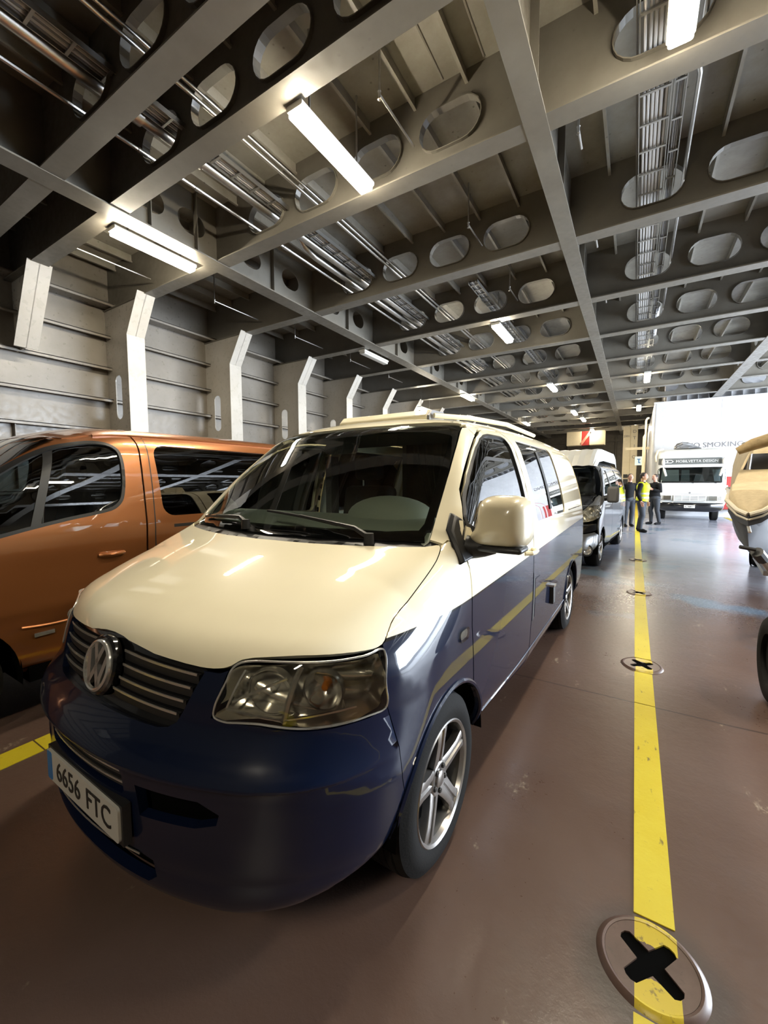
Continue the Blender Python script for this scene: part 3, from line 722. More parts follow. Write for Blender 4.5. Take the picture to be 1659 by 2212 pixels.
# ---- far end ----
e=empty('hanging_cabinet',(-3.02,31.3,4.02),label='two beige boxes with a red panel between them, hung under the far beams',cat='cabinet')
MB().box(-1.18,-.25,0,.6,.0,.96).build('cabinet_box',M_BEIGE,e,bevel=.02,smooth=False); MB().box(.25,1.18,0,.6,.0,.96).build('cabinet_box',M_BEIGE,e,bevel=.02,smooth=False)
MB().box(-.25,.25,.1,.3,0,.96).build('red_panel',M_RED,e,smooth=False)
MB().box(-.08,.08,.0,.08,-.05,1.0,rot=Matrix.Rotation(R(35),3,'Y'),at=(0,0,.45)).build('diagonal_bar',mat('salmon_paint',(.62,.22,.15),.5),e,smooth=False)
e=empty('beige_pillar',(-.32,30.0,0),label='tall beige pillar marked 2001 with letters down its edge behind the dark van',cat='pillar')
MB().box(-.42,-.02,0,.5,0,4.95).build('pillar_face',M_BEIGE,e,bevel=.015,smooth=False); MB().box(-.015,.36,-.06,.5,0,5.02).build('pillar_edge',M_BEIGE,e,bevel=.03,smooth=False)
text('year_number','2001',.185,MX((-.225,-.01,4.35),R(90)),M_LETTER,e)
for s_,z in (('D',4.62),('T',4.22),('I',3.72),('O',3.05)): text('pillar_letter',s_,.27,MX((.19,-.07,z),R(90)),M_LETTER,e)
MB().box(-.34,-.1,-.03,0,1.75,1.98).build('dark_control_box',M_BLACK,e,smooth=False)
MB().box(-.34,-.08,-.03,0,1.4,1.68).build('dark_control_box',M_BLACK,e,smooth=False)
for (x,y,z0,zz,lb) in [(.36,24.0,0,4.6,'cream vertical pipe nearest the casing corner'),(.30,25.0,0,3.9,'thinner cream vertical pipe behind it, left of the casing')]:
    tag(MB().tube([(x,y,z0),(x,y,zz-.1),(x+.05,y,zz),(x+.12,y,zz+.01)],.045,12).build('vertical_pipe',M_BEIGE),lb,'pipe')
tag(MB().box(-.55,1.0,27.9,28.0,3.35,3.5).build('pipe_bracket',M_BEIGE,smooth=False),'beige cross bar between the numbered pillar and casing','bar')
e=empty('wall_sign',(.13,27.6,2.45),label='small pale blue safety sign left of the motorhome',cat='sign')
MB().box(-.19,.19,0,.02,0,.5).build('sign_board',M_SIGN,e,smooth=False)
MB().prism([(-.02,.12),(.08,.12),(.08,.17),(.03,.17),(.03,.32),(.08,.32),(.08,.37),(-.08,.37),(-.08,.32),(-.02,.32)],-.004,0,'y').build('sign_symbol',M_SIGNBLUE,e,smooth=False)
# red fire station with hand rails
e=empty('fire_hose_cabinet',(3.35,21.8,.35),label='red cabinet at the foot of the white casing right of the motorhome',cat='cabinet')
MB().box(-.36,.36,0,.4,0,1.36).build('cabinet_body',M_RED,e,bevel=.02,smooth=False); MB().box(-.30,-.08,-.01,0,.5,1.0).build('notice',M_PLATE,e,smooth=False)
for x,lb in ((3.35,'left'),(3.62,'right')):
    tag(MB().tube([(x,20.8,.0),(x,20.8,1.75),(x+.12,20.8,1.95),(x+.62,20.8,2.25)],.03,10).build('hand_rail',mat('pinkish_rail',(.62,.42,.42),.5)),lb+' one of two bent pink hand rails in front of the red cabinet','hand rail','bent hand rails')

# ================= the cream and navy van =================
def vanframe(name,O,deg,label,cat):
    return empty(name,(O[0],O[1],0),-R(deg),label,cat)
vA=R(1.1); VO=(-0.60-(math.cos(vA)*.92+math.sin(vA)*.894), 1.42-(-math.sin(vA)*.92+math.cos(vA)*.894))
VAN=vanframe('camper_van',VO,1.1,'cream over navy blue camper van parked in the middle of the picture','van')
def arch(y0,r,a0,a1,n=14,z=.33): return [(y0+r*math.cos(R(a0+(a1-a0)*k/n)),z+r*math.sin(R(a0+(a1-a0)*k/n))) for k in range(n+1)]
# bonnet
BON=[(0,.138,.966),(.25,.152,.956),(.44,.188,.945),(.505,.212,.945),(.535,.226,.956),(.56,.247,.974),(.66,.306,.982),(.78,.39,.983),(.85,.475,.984),(.872,.535,.986),(.866,.575,1.02),(.858,.62,1.045),(.866,.75,1.1),(.872,.866,1.156),(.868,.95,1.202),(.85,1.0,1.235),(.80,.955,1.243),(.5,.85,1.238),(.25,.80,1.233),(0,.785,1.231)]
BON=[tuple(p) for p in catmull(BON,3)]
notch=[(-.115,.150,.965),(-.10,.145,.972),(-.06,.142,.984),(0,.14,.990),(.06,.142,.984),(.10,.145,.972),(.115,.150,.965)]
bl=sym(BON); bl=[p for p in bl if abs(p[0])>.12 or p[1]>.5]
i=[k for k,p in enumerate(bl) if p[0]==.25 and p[1]<.3][0]
bl=bl[:i]+notch+bl[i:] if False else [p for p in notch]+bl[i:]
panel(T5,'bonnet',bl,'diag',M_CREAM,VAN,s=.03,gap=.0015,mirror=False)
# dark cowl
panel(T5,'cowl',sym([(0,.785,1.231),(.25,.80,1.233),(.5,.85,1.238),(.80,.955,1.243),(.85,1.0,1.235),(.83,1.03,1.262),(.6,.94,1.27),(.3,.875,1.265),(0,.86,1.262)]),'diag',M_BLACK,VAN,s=.04,off=-.012,mirror=False)
# windscreen
WS=[(0,.845,1.25),(.3,.865,1.252),(.6,.93,1.255),(.785,.985,1.252),(.796,1.0,1.262),(.788,1.055,1.316),(.777,1.122,1.382),(.766,1.203,1.462),(.752,1.302,1.559),(.723,1.451,1.688),(.690,1.61,1.797),(.668,1.64,1.815),(.57,1.58,1.825),(.39,1.535,1.828),(.21,1.522,1.83),(0,1.518,1.832)]
def shrink(P,k,c): return [tuple(c[i]+(p[i]-c[i])*k for i in range(3)) for p in P]
WI=[(0,.90,1.30),(.3,.92,1.30),(.6,.97,1.303),(.735,1.02,1.305),(.745,1.06,1.32),(.735,1.13,1.385),(.722,1.21,1.465),(.706,1.31,1.56),(.68,1.45,1.68),(.655,1.56,1.755),(.63,1.585,1.775),(.54,1.55,1.79),(.3,1.50,1.797),(0,1.485,1.80)]
panel(T5,'windscreen',sym(WS),'diag',M_WS,VAN,s=.035,off=-.003,rim=0,mirror=False)
panel(T5,'windscreen_border',sym(WS),'diag',M_BLACKG,VAN,s=.035,off=-.008,rim=0,mirror=False,holes=[sym(WI)])
# grille
GR_=[(0,.14,.963),(.25,.152,.953),(.44,.188,.942),(.452,.19,.935),(.437,.172,.897),(.41,.140,.825),(.395,.128,.795),(.372,.118,.780),(.338,.108,.773),(.216,.088,.773),(0,.079,.775)]
grl=sym(GR_); grl=[p for p in grl if abs(p[0])>.12 or p[2]<.9]; k=[j for j,p in enumerate(grl) if p[0]==.25 and p[2]>.9][0]
grl=[(-.10,.145,.970),(-.06,.142,.982),(0,.14,.988),(.06,.142,.982),(.10,.145,.970)]+grl[k:]
panel(T5,'grille_surround',grl,'cyl',M_BLACKG,VAN,s=.03,off=-.022,rim=0,gap=-.004,mirror=False)
def bar(zc,z1,x0,x1,hh,off,mt,name,par):
    xs=np.linspace(x0,x1,14); zz=np.linspace(zc,z1,14); P=surf(T5,[(x,.1,z) for x,z in zip(xs,zz)],'front',off)
    m=MB(); m.tube([tuple(p) for p in P],hh,4,sq=(.55,1.25)); return m.build(name,mt,par,smooth=False)
for sgn in (1,-1):
    for (za,zb,xa,xb) in ((.943,.926,.10,.436),(.904,.889,.115,.425),(.865,.850,.112,.41),(.827,.812,.09,.393)):
        sl=bar(za-.012,zb-.012,xa*sgn,(xb+.006)*sgn,.016,-.016,M_BLACK,'grille_slat',VAN)
        bar(za,zb,xa*sgn,xb*sgn,.0042,-.004,M_CHROMED,'chrome_strip',sl)
# badge
P=surf(T5,[(0,.1,.88)],'front',0)[0]; 
be=empty('front_badge',tuple(P+np.array([0,-.004,0]))); be.parent=VAN; be.rotation_euler=(R(-14),0,0)
MB().lathe([(.02,0),(.02,.100),(.0,.100),(-.008,.094),(-.006,.085),(.004,.082),(.004,0)],'y',seg=48).build('badge_shroud',M_BLACKG,be)
MB().lathe([(-.010,.070),(-.018,.073),(-.020,.078),(-.016,.084),(-.004,.086)],'y',seg=48).build('badge_ring',M_CHROME,be)
def strokes(pts,w,y0,y1):
    m=MB()
    for a,b in zip(pts[:-1],pts[1:]):
        a=Vector(a);b=Vector(b);d=(b-a).normalized(); n=Vector((-d.y,d.x))*w/2; a2=a-d*w*.3; b2=b+d*w*.3
        m.prism([a2-n,b2-n,b2+n,a2+n],y0,y1,'y')
    return m
strokes([(-.028,.066),(0,.012),(.028,.066)],.019,-.016,-.002).build('badge_letter',M_CHROME,be,smooth=False)
strokes([(-.060,.036),(-.030,-.058),(0,-.006),(.030,-.058),(.060,.036)],.019,-.016,-.002).build('badge_letter',M_CHROME,be,smooth=False)
BS=[tuple(p) for p in surf(T5,BON[27:46],'diag')]
BU=densify(uv_of([(.893,.512,.812),(.925,.535,.68),(.932,.54,.58),(.935,.56,.5)],'cyl'),.03)
BU=BU[:int(np.argmin(BU[:,1]))+1]
LU=uv_of([(.868,.53,.979),(.885,.51,.90)],'cyl')
BP=[tuple(p) for p in surf(T5,[(1.3*math.sin(u),1.1-1.3*math.cos(u),v) for u,v in BU],'cyl')]
LP_=[tuple(p) for p in surf(T5,[(1.3*math.sin(u),1.1-1.3*math.cos(u),v) for u,v in LU],'cyl')]
BE=BP[::-1]+LP_[::-1]
# bumper and nose skin
BT=[(0,.079,.772),(.216,.088,.770),(.338,.108,.770),(.375,.119,.777),(.400,.13,.793),(.415,.140,.822),(.441,.172,.895),(.457,.19,.935),(.452,.188,.941),(.505,.21,.940),(.533,.222,.950),(.530,.208,.925),(.512,.168,.820),(.56,.19,.815),(.645,.231,.811),(.74,.30,.797),(.80,.362,.794),(.865,.455,.799),*BP,(.935,.53,.42),(.93,.519,.33),(.92,.528,.25),(.9,.51,.235),(.7,.3,.225),(.4,.15,.225),(0,.06,.225)]
slot=sym([(0,.03,.642),(.15,.03,.641),(.245,.03,.638),(.255,.03,.625),(.258,.03,.575),(.25,.03,.565),(0,.02,.565)])
low=sym([(0,.03,.395),(.30,.03,.395),(.36,.05,.38),(.37,.05,.33),(.33,.05,.30),(0,.03,.30)])
fog=[(.60,.15,.40),(.74,.22,.405),(.76,.24,.38),(.75,.23,.33),(.62,.17,.32),(.59,.15,.34)]
vent=[(.31,.05,.61),(.50,.16,.61),(.55,.19,.58),(.54,.19,.55),(.48,.17,.53),(.32,.06,.52)]
cl=[[(t,z) for t in np.linspace(-1.03,1.03,110)] for z in (.6505,.658,.6655,.675)]
bump=panel(T5,'front_bumper',sym(BT),'cyl',M_BLUE,VAN,s=.026,gap=.0015,mirror=False,holes=[slot,low,vent,[(-a,b,c) for a,b,c in vent]],rim=.03,lines=cl)[0]
panel(T5,'bumper_backing',sym([(0,.03,.67),(.4,.1,.67),(.8,.3,.67),(.88,.5,.66),(.9,.52,.3),(.8,.4,.26),(0,.03,.26)]),'cyl',M_VOID,VAN,s=.06,off=-.045,rim=0,mirror=False)
for z in (.628,.592):
    bar(z-.006,z-.006,-.25,.25,.012,-.016,M_BLACK,'intake_slat',VAN); bar(z+.006,z+.006,-.25,.25,.003,-.004,M_CHROMED,'intake_trim',VAN)
bar(.392,.392,-.31,.31,.003,.004,M_CHROMED,'lower_trim',VAN)
bar(.668,.668,-.02,.02,.001,0,M_BLUE,'bumper_seam',VAN)
# number plate
pe=empty('number_plate',(.022,.012,.492)); pe.parent=VAN
MB().prism(rrect(-.26,.26,-.055,.055,.012),-.002,.006,'y').build('plate_board',M_PLATE,pe,smooth=False)
MB().prism(rrect(-.256,-.218,-.051,.051,.008),-.0035,-.001,'y').build('plate_band',M_SIGNBLUE,pe,smooth=False)
text('plate_digits','6656',.098,MX((-.085,-.003,0),R(90)),M_PLATETX,pe,ext=.0012,sx=.98); text('plate_letters','FTC',.098,MX((.135,-.003,0),R(90)),M_PLATETX,pe,ext=.0012,sx=.98)
MB().box(-.27,.27,.006,.03,-.065,.062).build('plate_holder',M_BLACK,pe,smooth=False)
# headlamps
HL=[(.521,.172,.825),(.536,.211,.926),(.540,.227,.951),(.56,.245,.968),(.68,.308,.976),(.79,.391,.976),(.846,.47,.977),(.867,.53,.979),(.883,.51,.90),(.888,.51,.816),(.865,.455,.806),(.80,.362,.801),(.74,.30,.804),(.645,.231,.818)]
HL=[tuple(p) for p in catmull([(a,b,c+.002 if c>.94 else c) for a,b,c in HL],3,True)]; cen=(.72,.33,.89)
for sgn in (1,-1):
    def mx(P): return [(p[0]*sgn,p[1],p[2]) for p in P]
    hp=empty('headlamp',(0,0,0)); hp.parent=VAN
    lens=panel(T5,'lens_cover',mx(HL),'cyl',M_LENS,hp,s=.03,gap=.002,rim=.0,mirror=False)
    # edge of the lens, thick and bright
    rimp=surf(T5,mx(HL),'cyl',.0005); rp=catmull(rimp,5,True); MB().tube([tuple(p) for p in rp]+[tuple(rp[0])],.0035,5,cap=False).build('lens_edge',M_CHROMED,hp)
    def wav(Q):
        return -.075-.018*np.sin(Q[:,2]*70+Q[:,0]*9*sgn)+.012*np.sin(Q[:,0]*38)
    panel(T5,'lamp_housing',mx(shrink(HL,.99,cen)),'cyl',M_LAMPIN,hp,s=.02,gap=.003,rim=-.07,mirror=False,offn=lambda Q:-.078-.02*np.sin(Q[:,2]*46+np.abs(Q[:,0])*22))
    def bowl(cx,cz,r,d,name,mt=M_CHROME):
        p=surf(T5,[(cx*sgn,.2,cz)],'front',-.045)[0]; b=empty('reflector',tuple(p)); b.parent=hp; b.rotation_euler=(0,0,R(22)*sgn)
        MB().lathe([(0,r),(d*.25,r*.93),(d*.6,r*.7),(d*.9,r*.35),(d,.0)],'y',seg=32).build('reflector_bowl',mt,b)
        MB().lathe([(-.004,r),(-.008,r*1.04),(0,r*1.09),(.02,r*1.09)],'y',seg=32).build('bezel_ring',M_CHROMED,b)
        MB().lathe([(d*.2,0),(d*.25,.010),(d*.5,.013),(d,.013)],'y',seg=14).build('bulb',M_BULB if name=='turn' else M_PLATE,b); b.name='reflector'
    bowl(.655,.895,.066,.06,'main'); bowl(.795,.89,.058,.055,'turn')
    # divider between the two chambers, sloped brow strips
    d0=surf(T5,[(.725*sgn,.2,.972),(.722*sgn,.2,.93),(.715*sgn,.2,.87),(.708*sgn,.2,.812)],'front',-.022); MB().tube([tuple(q) for q in d0],.009,6).build('divider',M_CHROMED,hp)
    for (a,b_) in (((.575,.955),(.545,.845)),((.545,.845),(.70,.822)),((.56,.865),(.70,.94)),((.70,.822),(.86,.835))):
        q=surf(T5,[((a[0]+(b_[0]-a[0])*t)*sgn,.2,a[1]+(b_[1]-a[1])*t) for t in np.linspace(0,1,6)],'front',-.018); MB().tube([tuple(v) for v in q],.0045,5).build('inner_moulding',M_CHROME,hp)
# front wings
FA=[(p[1],p[2]) for p in BS]+[(1.035,1.258),(1.068,1.232),(1.095,1.14),(1.10,1.03),(1.102,.89),(1.12,.77),(1.135,.617)]
FA+= [p for p in arch(.894,.375,51,153,16)]
FA+=[(p[1],p[2]) for p in BE][1:]
panel(T5,'front_wing',FA,'side',M_TWO,VAN,s=.03,rim=.025,gap=.0012)
# doors
DO=[(1.075,1.235),(1.10,1.14),(1.105,1.03),(1.107,.89),(1.125,.77),(1.14,.620)]+arch(.894,.378,50,10,6)+[(1.275,.36),(1.30,.345),(2.15,.345),(2.19,.37),(2.20,.60),(2.22,.9),(2.23,1.2),(2.235,1.74),(2.22,1.80),(2.17,1.83),(1.9,1.815),(1.82,1.806),(1.72,1.785),(1.61,1.745),(1.484,1.662),(1.34,1.553),(1.245,1.465),(1.19,1.388),(1.13,1.30)]
DW=[(1.15,1.315),(1.165,1.352),(1.219,1.425),(1.256,1.463),(1.329,1.528),(1.424,1.60),(1.532,1.675),(1.629,1.730),(1.72,1.758),(1.83,1.775),(2.09,1.785),(2.135,1.775),(2.15,1.74),(2.155,1.29),(2.14,1.265),(2.10,1.26),(1.22,1.29)]
panel(T5,'front_door',DO,'side',M_TWO,VAN,s=.035,holes=[DW],rim=.025)
def rs(L,a): # shrink 2d loop
    return [tuple(p) for p in inset(np.array(L,float),a)]
panel(T5,'door_window',DW,'side',M_GL,VAN,s=.022,off=-.010,gap=-.004,rim=0)
panel(T5,'window_seal',rs(DW,-.006),'side',M_BLACK,VAN,s=.05,off=.001,gap=0,rim=.012,holes=[rs(DW,.005)],hgap=0)
# body side
SB=[(1.632,1.80),(1.68,1.824)]
xr=.66; ys=[1.8,2.0,2.3,2.7,3.2,3.7,4.2,4.55,4.68]; zr=surf(T5,[(xr,y) for y in ys],'top')[:,2]
SB+= [(y,z) for y,z in zip(ys,zr)]+[(4.755,1.78),(4.80,1.5),(4.83,1.2),(4.85,.9),(4.855,.55),(4.84,.36),(4.80,.30),(4.40,.29)]
SB+= arch(3.93,.378,-6,186,22)+[(3.5,.27),(1.30,.27),(1.278,.30),(1.272,.342),(1.30,.337),(2.16,.337),(2.198,.37),(2.208,.60),(2.228,.9),(2.238,1.2),(2.243,1.74),(2.228,1.807),(2.17,1.837),(1.9,1.822),(1.815,1.812),(1.715,1.791),(1.612,1.753)]
W1=rrect(2.38,3.50,1.235,1.795,.05); W2=rrect(3.66,4.66,1.235,1.795,.06)
AP=[(.80,1.0,1.264),(.792,1.055,1.316),(.781,1.122,1.382),(.770,1.203,1.462),(.756,1.302,1.559),(.727,1.451,1.688),(.694,1.61,1.797),(.71,1.632,1.80)]
AP+=[tuple(p) for p in surf(T5,[(1.61,1.749),(1.484,1.668),(1.34,1.559),(1.24,1.469),(1.185,1.392),(1.125,1.304),(1.07,1.238),(1.035,1.262)],'side')]+[(.858,1.01,1.245)]
panel(T5,'windscreen_pillar',AP,'diag',M_TWO,VAN,s=.025,rim=.02,gap=.001)
panel(T5,'body_side',SB,'side',M_TWO,VAN,s=.04,holes=[W1,W2],rim=.025)
panel(T5,'side_window',rs(W1,-.004),'side',M_GL,VAN,s=.05,off=-.006,gap=0,rim=0)
panel(T5,'side_window_frame',rs(W1,.0),'side',M_BLACKG,VAN,s=.06,off=-.009,gap=0,rim=0,holes=[rrect(2.42,2.88,1.27,1.76,.04),rrect(2.97,3.47,1.27,1.76,.04)],hgap=0)
panel(T5,'window_divider',[(2.865,1.29),(2.935,1.29),(2.935,1.74),(2.865,1.74)],'side',M_BLACK,VAN,s=.06,off=0,gap=0,rim=.005)
panel(T5,'side_panel',rs(W2,.004),'side',M_TWO,VAN,s=.06,off=-.004,gap=0,rim=.01)
panel(T5,'fuel_flap',[(2.27,.60),(2.42,.60),(2.42,.86),(2.27,.86)],'side',M_TWO,VAN,s=.05,off=.004,rim=.006)
panel(T5,'flap_recess',[(2.228,.58),(2.268,.60),(2.268,.86),(2.234,.91)],'side',M_BLACK,VAN,s=.05,off=.002,rim=.002)
# hook-up inlet on this side
P=surf(T5,[(2.83,.62)],'side')[0]; hk=MB(); hk.box(P[0]-.005,P[0]+.03,2.80,2.87,.555,.69); ho=hk.build('hookup_inlet',M_BLACK,VAN,bevel=.006); MB().box(P[0]+.0,P[0]+.034,2.795,2.875,.69,.705).build('inlet_lid',M_CHROME,ho)
# indicator, handle
P=surf(T5,[(1.01,.89)],'side')[0]; m=MB(); m.prism(rrect(.965,1.055,.862,.912,.02),P[0]-.004,P[0]+.008,'x'); io=m.build('side_indicator',M_LENS,VAN)
MB().prism(rrect(.975,1.045,.87,.904,.015),P[0]-.002,P[0]+.002,'x').build('indicator_reflector',M_CHROMED,io,smooth=False)
for sgn in (1,-1):
    hx=surf(T5,[(2.08,1.07)],'side')[0][0]*sgn; m=MB(); m.tube([(hx,2.0,1.07),(hx+.035*sgn,2.02,1.07),(hx+.042*sgn,2.06,1.07),(hx+.042*sgn,2.12,1.07),(hx+.035*sgn,2.16,1.07),(hx,2.18,1.07)],.014,8); m.build('door_handle',M_CREAM,VAN)
    # arch lips
    for y0 in (.894,3.93):
        q=surf(T5,arch(y0,.383,4 if y0<1 else -4,172 if y0<1 else 184,26),'side',.001); q[:,0]*=sgn; m=MB(); m.tube([tuple(v) for v in q],.010,6); m.build('arch_lip',M_BLUE,VAN)
        m=MB(); n=24; 
        vs=[];
        for k in range(n+1):
            a=R(2+176*k/n)
            for x_ in (.935,.60): vs.append((x_*sgn,y0+.392*math.cos(a),.33+.392*math.sin(a)))
        m.add(vs,[(2*k,2*k+1,2*k+3,2*k+2) for k in range(n)]); cc=[(.60*sgn,y0,.33)]
        b=len(m.v); m.add(cc,[]); m.f+=[(b,2*k+1,2*k+3) for k in range(n)]
        m.build('wheel_arch_liner',M_VOID,VAN)
    # side skirt highlight edge
    q=surf(T5,[(y,.405) for y in np.linspace(1.32,3.53,12)],'side',-.001); q[:,0]*=sgn; MB().tube([tuple(v) for v in q],.006,6).build('sill_crease',M_BLUE,VAN)
# roof, tail
ry=[4.68,4.55,4.2,3.7,3.2,2.7,2.3,2.0,1.8]
RO=[(0,1.522),(.3,1.537),(.6,1.625),(.668,1.662),(.667,1.69)]+[(xr,y) for y in ry[::-1]]+[(.62,4.73),(.4,4.76),(0,4.765)]
panel(T5,'roof',sym(RO),'top',M_CREAM,VAN,s=.06,mirror=False)
panel(T5,'tailgate',sym([(0,1.88),(.6,1.84),(.70,1.7),(.80,1.2),(.85,.9),(.85,.4),(0,.4)]),'rear',M_TWO,VAN,s=.08,mirror=False,holes=[sym([(0,1.75),(.55,1.74),(.6,1.7),(.68,1.3),(0,1.28)])])
panel(T5,'rear_window',sym([(0,1.75),(.55,1.74),(.6,1.7),(.68,1.3),(0,1.28)]),'rear',M_GLD,VAN,s=.1,mirror=False,off=-.005,rim=0)
# underbody
m=MB(); m.box(-.58,.58,.35,4.8,.22,.30); m.box(-.80,.80,1.33,3.5,.26,.32); m.box(-.9,.9,4.36,4.8,.26,.34); m.box(-.60,.60,.5,1.0,.3,.9); m.build('underbody',M_VOID,VAN,smooth=False)
# cabin floor and interior
MB().box(-.88,.88,1.15,4.75,.55,.60).build('cabin_floor',M_VOID,VAN,smooth=False)
MB().box(-.60,.60,4.60,4.62,.6,1.25).build('rear_trim',M_VOID,VAN,smooth=False)
db=MB(); db.prism([(.96,1.22),(1.03,1.285),(1.10,1.31),(1.30,1.325),(1.46,1.30),(1.50,1.2),(1.45,.95),(1.38,.7),(.93,.7)],-.80,.80,'x'); dash=db.build('dashboard',M_DASH,VAN,bevel=.02)
m=MB(); vs=[];n=18;k_=7
for i in range(k_+1):
    ph=R(90*i/k_)
    for j in range(n): a=2*PI*j/n; vs.append((.40+.26*math.cos(ph)*math.cos(a),1.33+.15*math.cos(ph)*math.sin(a),1.315+.115*math.sin(ph)))
m.add(vs,[(i*n+j,i*n+(j+1)%n,(i+1)*n+(j+1)%n,(i+1)*n+j) for i in range(k_) for j in range(n)]); m.build('gauge_hood',M_DASH,dash)
sw=empty('steering_wheel',(.40,1.62,1.16)); sw.parent=VAN; sw.rotation_euler=(R(-28),0,0)
MB().tube([(.19*math.cos(2*PI*k/36),0,.19*math.sin(2*PI*k/36)) for k in range(37)],.016,8,cap=False).build('wheel_rim',M_BLACK,sw)
for a in (0,180,270): MB().tube([(.04*math.cos(R(a)),0,.04*math.sin(R(a))),(.18*math.cos(R(a)),0,.18*math.sin(R(a)))],.015,6).build('wheel_spoke',M_BLACK,sw)
MB().lathe([(-.03,0),(-.03,.05),(-.01,.07),(.02,.06)],'y',seg=24).build('horn_pad',M_BLACK,sw)
for sx in (.42,-.42):
    se=empty('front_seat',(sx,1.95,.6)); se.parent=VAN
    MB().prism(rrect(-.25,.27,.10,.28,.06),-.24,.24,'x').build('seat_cushion',M_SEAT,se,bevel=.03)
    m=MB(); m.box(-.24,.24,.22,.36,.22,.88,rot=Matrix.Rotation(R(-10),3,'X'),at=(0,.29,.25)); m.build('seat_back',M_SEAT,se,bevel=.05)
    m=MB(); m.box(-.13,.13,.32,.42,.92,1.12); m.build('head_rest',M_SEAT,se,bevel=.04)
    MB().tube([(-.06,.37,.85),(-.06,.37,.95)],.008,6).build('head_rest_post',M_CHROMED,se)
for q_ in (1,-1): MB().box(min(.70*q_,.76*q_),max(.70*q_,.76*q_),2.16,2.26,.6,1.72).build('door_pillar_trim',M_GREYPL,VAN,smooth=False)
m=MB(); m.box(-.16,.70,2.62,2.66,.6,1.84); m.box(-.20,-.16,2.5,2.7,.6,1.88); m.build('cabin_partition',M_CURTAIN,VAN,smooth=False)
cu=MB(); vs=[];n=30
for i,(z,w,x0) in enumerate(((1.84,.20,.10),(1.6,.15,.10),(1.4,.10,.12),(1.25,.07,.14))):
    for j in range(n): t=j/(n-1); vs.append((x0+w*(t-.5)*2,2.5+.02*math.sin(t*34),z))
cu.add(vs,[(i*n+j,i*n+j+1,(i+1)*n+j+1,(i+1)*n+j) for i in range(3) for j in range(n-1)]); cu.build('curtain',M_CURTAIN,VAN)
MB().prism(rrect(-.11,.11,-.03,.03,.025),0,.04,'y').build('interior_mirror',M_BLACK,VAN).location=(0,1.40,1.70)
MB().box(-.62,.62,1.65,2.4,1.80,1.84).build('headlining',M_CURTAIN,VAN,smooth=False)
# wipers
def wiper(x0,x1,zl,name='wiper'):
    w=empty('wiper',(0,0,0)); w.parent=VAN
    a=surf(T5,[(x0,.9,1.262)],'diag',.02)[0]; pts=[tuple(a)]
    q=surf(T5,[(x0+(x1-x0)*t,.93+.02*t,1.262+(zl-1.262)*t) for t in (.12,.35,.6)],'diag',.035); m=MB(); m.tube([tuple(a)]+[tuple(v) for v in q],[.014,.011,.008,.006],8); m.build('wiper_arm',M_BLACK,w)
    q=surf(T5,[(x0+(x1-x0)*t,.93+.03*t,1.262+(zl-1.262)*t+.012) for t in np.linspace(.28,1,9)],'diag',.012); MB().tube([tuple(v) for v in q],.0065,6).build('wiper_blade',M_BLACK,w)
    MB().lathe([(.02,0),(.018,.02),(-.03,.024)],'z',c=tuple(a),seg=14).build('wiper_pivot',M_BLACK,w)
wiper(.56,-.12,1.335); wiper(-.20,-.72,1.33)
# door mirrors
for sgn in (1,):
    e=empty('door_mirror',(0,0,0)); e.parent=VAN
    P=surf(T5,[(1.02,1.165),(1.20,1.185),(1.21,1.30),(1.13,1.37),(1.06,1.30),(1.03,1.24)],'side',.004); Pb=surf(T5,[(1.02,1.165),(1.20,1.185),(1.21,1.30),(1.13,1.37),(1.06,1.30),(1.03,1.24)],'side',-.02)
    P[:,0]*=sgn; Pb[:,0]*=sgn; n=len(P); m=MB(); Pt=P+np.array([.022*sgn,0,0]); Pt=Pt.mean(0)+(Pt-Pt.mean(0))*.86
    m.add([tuple(v) for v in Pb]+[tuple(v) for v in P]+[tuple(v) for v in Pt],[tuple(range(2*n,3*n))]+[(i+r*n,(i+1)%n+r*n,(i+1)%n+(r+1)*n,i+(r+1)*n) for r in (0,1) for i in range(n)]); m.build('mirror_base',M_BLACK,e,bevel=.006)
    MB().tube([(.91*sgn,1.13,1.225),(.94*sgn,1.135,1.222),(.98*sgn,1.15,1.225),(1.02*sgn,1.165,1.235)],[.052,.046,.04,.036],12,sq=(1.0,1.0)).build('mirror_arm',M_BLACK,e)
    # cap: superellipse shell in x,z with depth in y
    cx,cz,hw,hh=1.058*sgn,1.335,.108,.108
    def ring(k,y,low=0):
        o=[]
        for j in range(40):
            a=2*PI*j/40; c,s_=math.cos(a),math.sin(a); px=abs(c)**.55*(1 if c>0 else -1); pz=abs(s_)**.55*(1 if s_>0 else -1)
            X=cx+hw*k*px*sgn; Z=cz+hh*k*pz
            if Z<cz-.02 and px<0: X-= .045*sgn*min(1,(cz-.02-Z)/.05)*k
            o.append((X,y,Z))
        return o
    rg=[(1.0,1.23),(1.02,1.20),(1.0,1.165),(.93,1.128),(.80,1.100),(.55,1.078),(.25,1.068)]
    vs=[];
    for k,y in rg: vs+=ring(k,y)
    n=40; m=MB(); m.add(vs,[(i*n+j,i*n+(j+1)%n,(i+1)*n+(j+1)%n,(i+1)*n+j) for i in range(len(rg)-1) for j in range(n)]+[tuple((len(rg)-1)*n+j for j in range(n))]); cap=m.build('mirror_cap',M_CREAMM,e)
    m=MB(); m.add(ring(.97,1.232)+ring(.97,1.222),[tuple(range(40))]); m.build('mirror_glass',M_CHROME,e)
    MB().box(min(cx-.13*sgn,cx+.09*sgn),max(cx-.13*sgn,cx+.09*sgn),1.10,1.225,cz-hh-.014,cz-hh+.012).build('mirror_underside',M_BLACK,e,bevel=.012)
# wheels
for sgn in (1,-1):
    for y in (.894,3.93): make_wheel(VAN,.925*sgn,y,side=sgn,name='wheel')
# roof unit
ru=empty('roof_awning_box',(0,0,0)); ru.parent=VAN

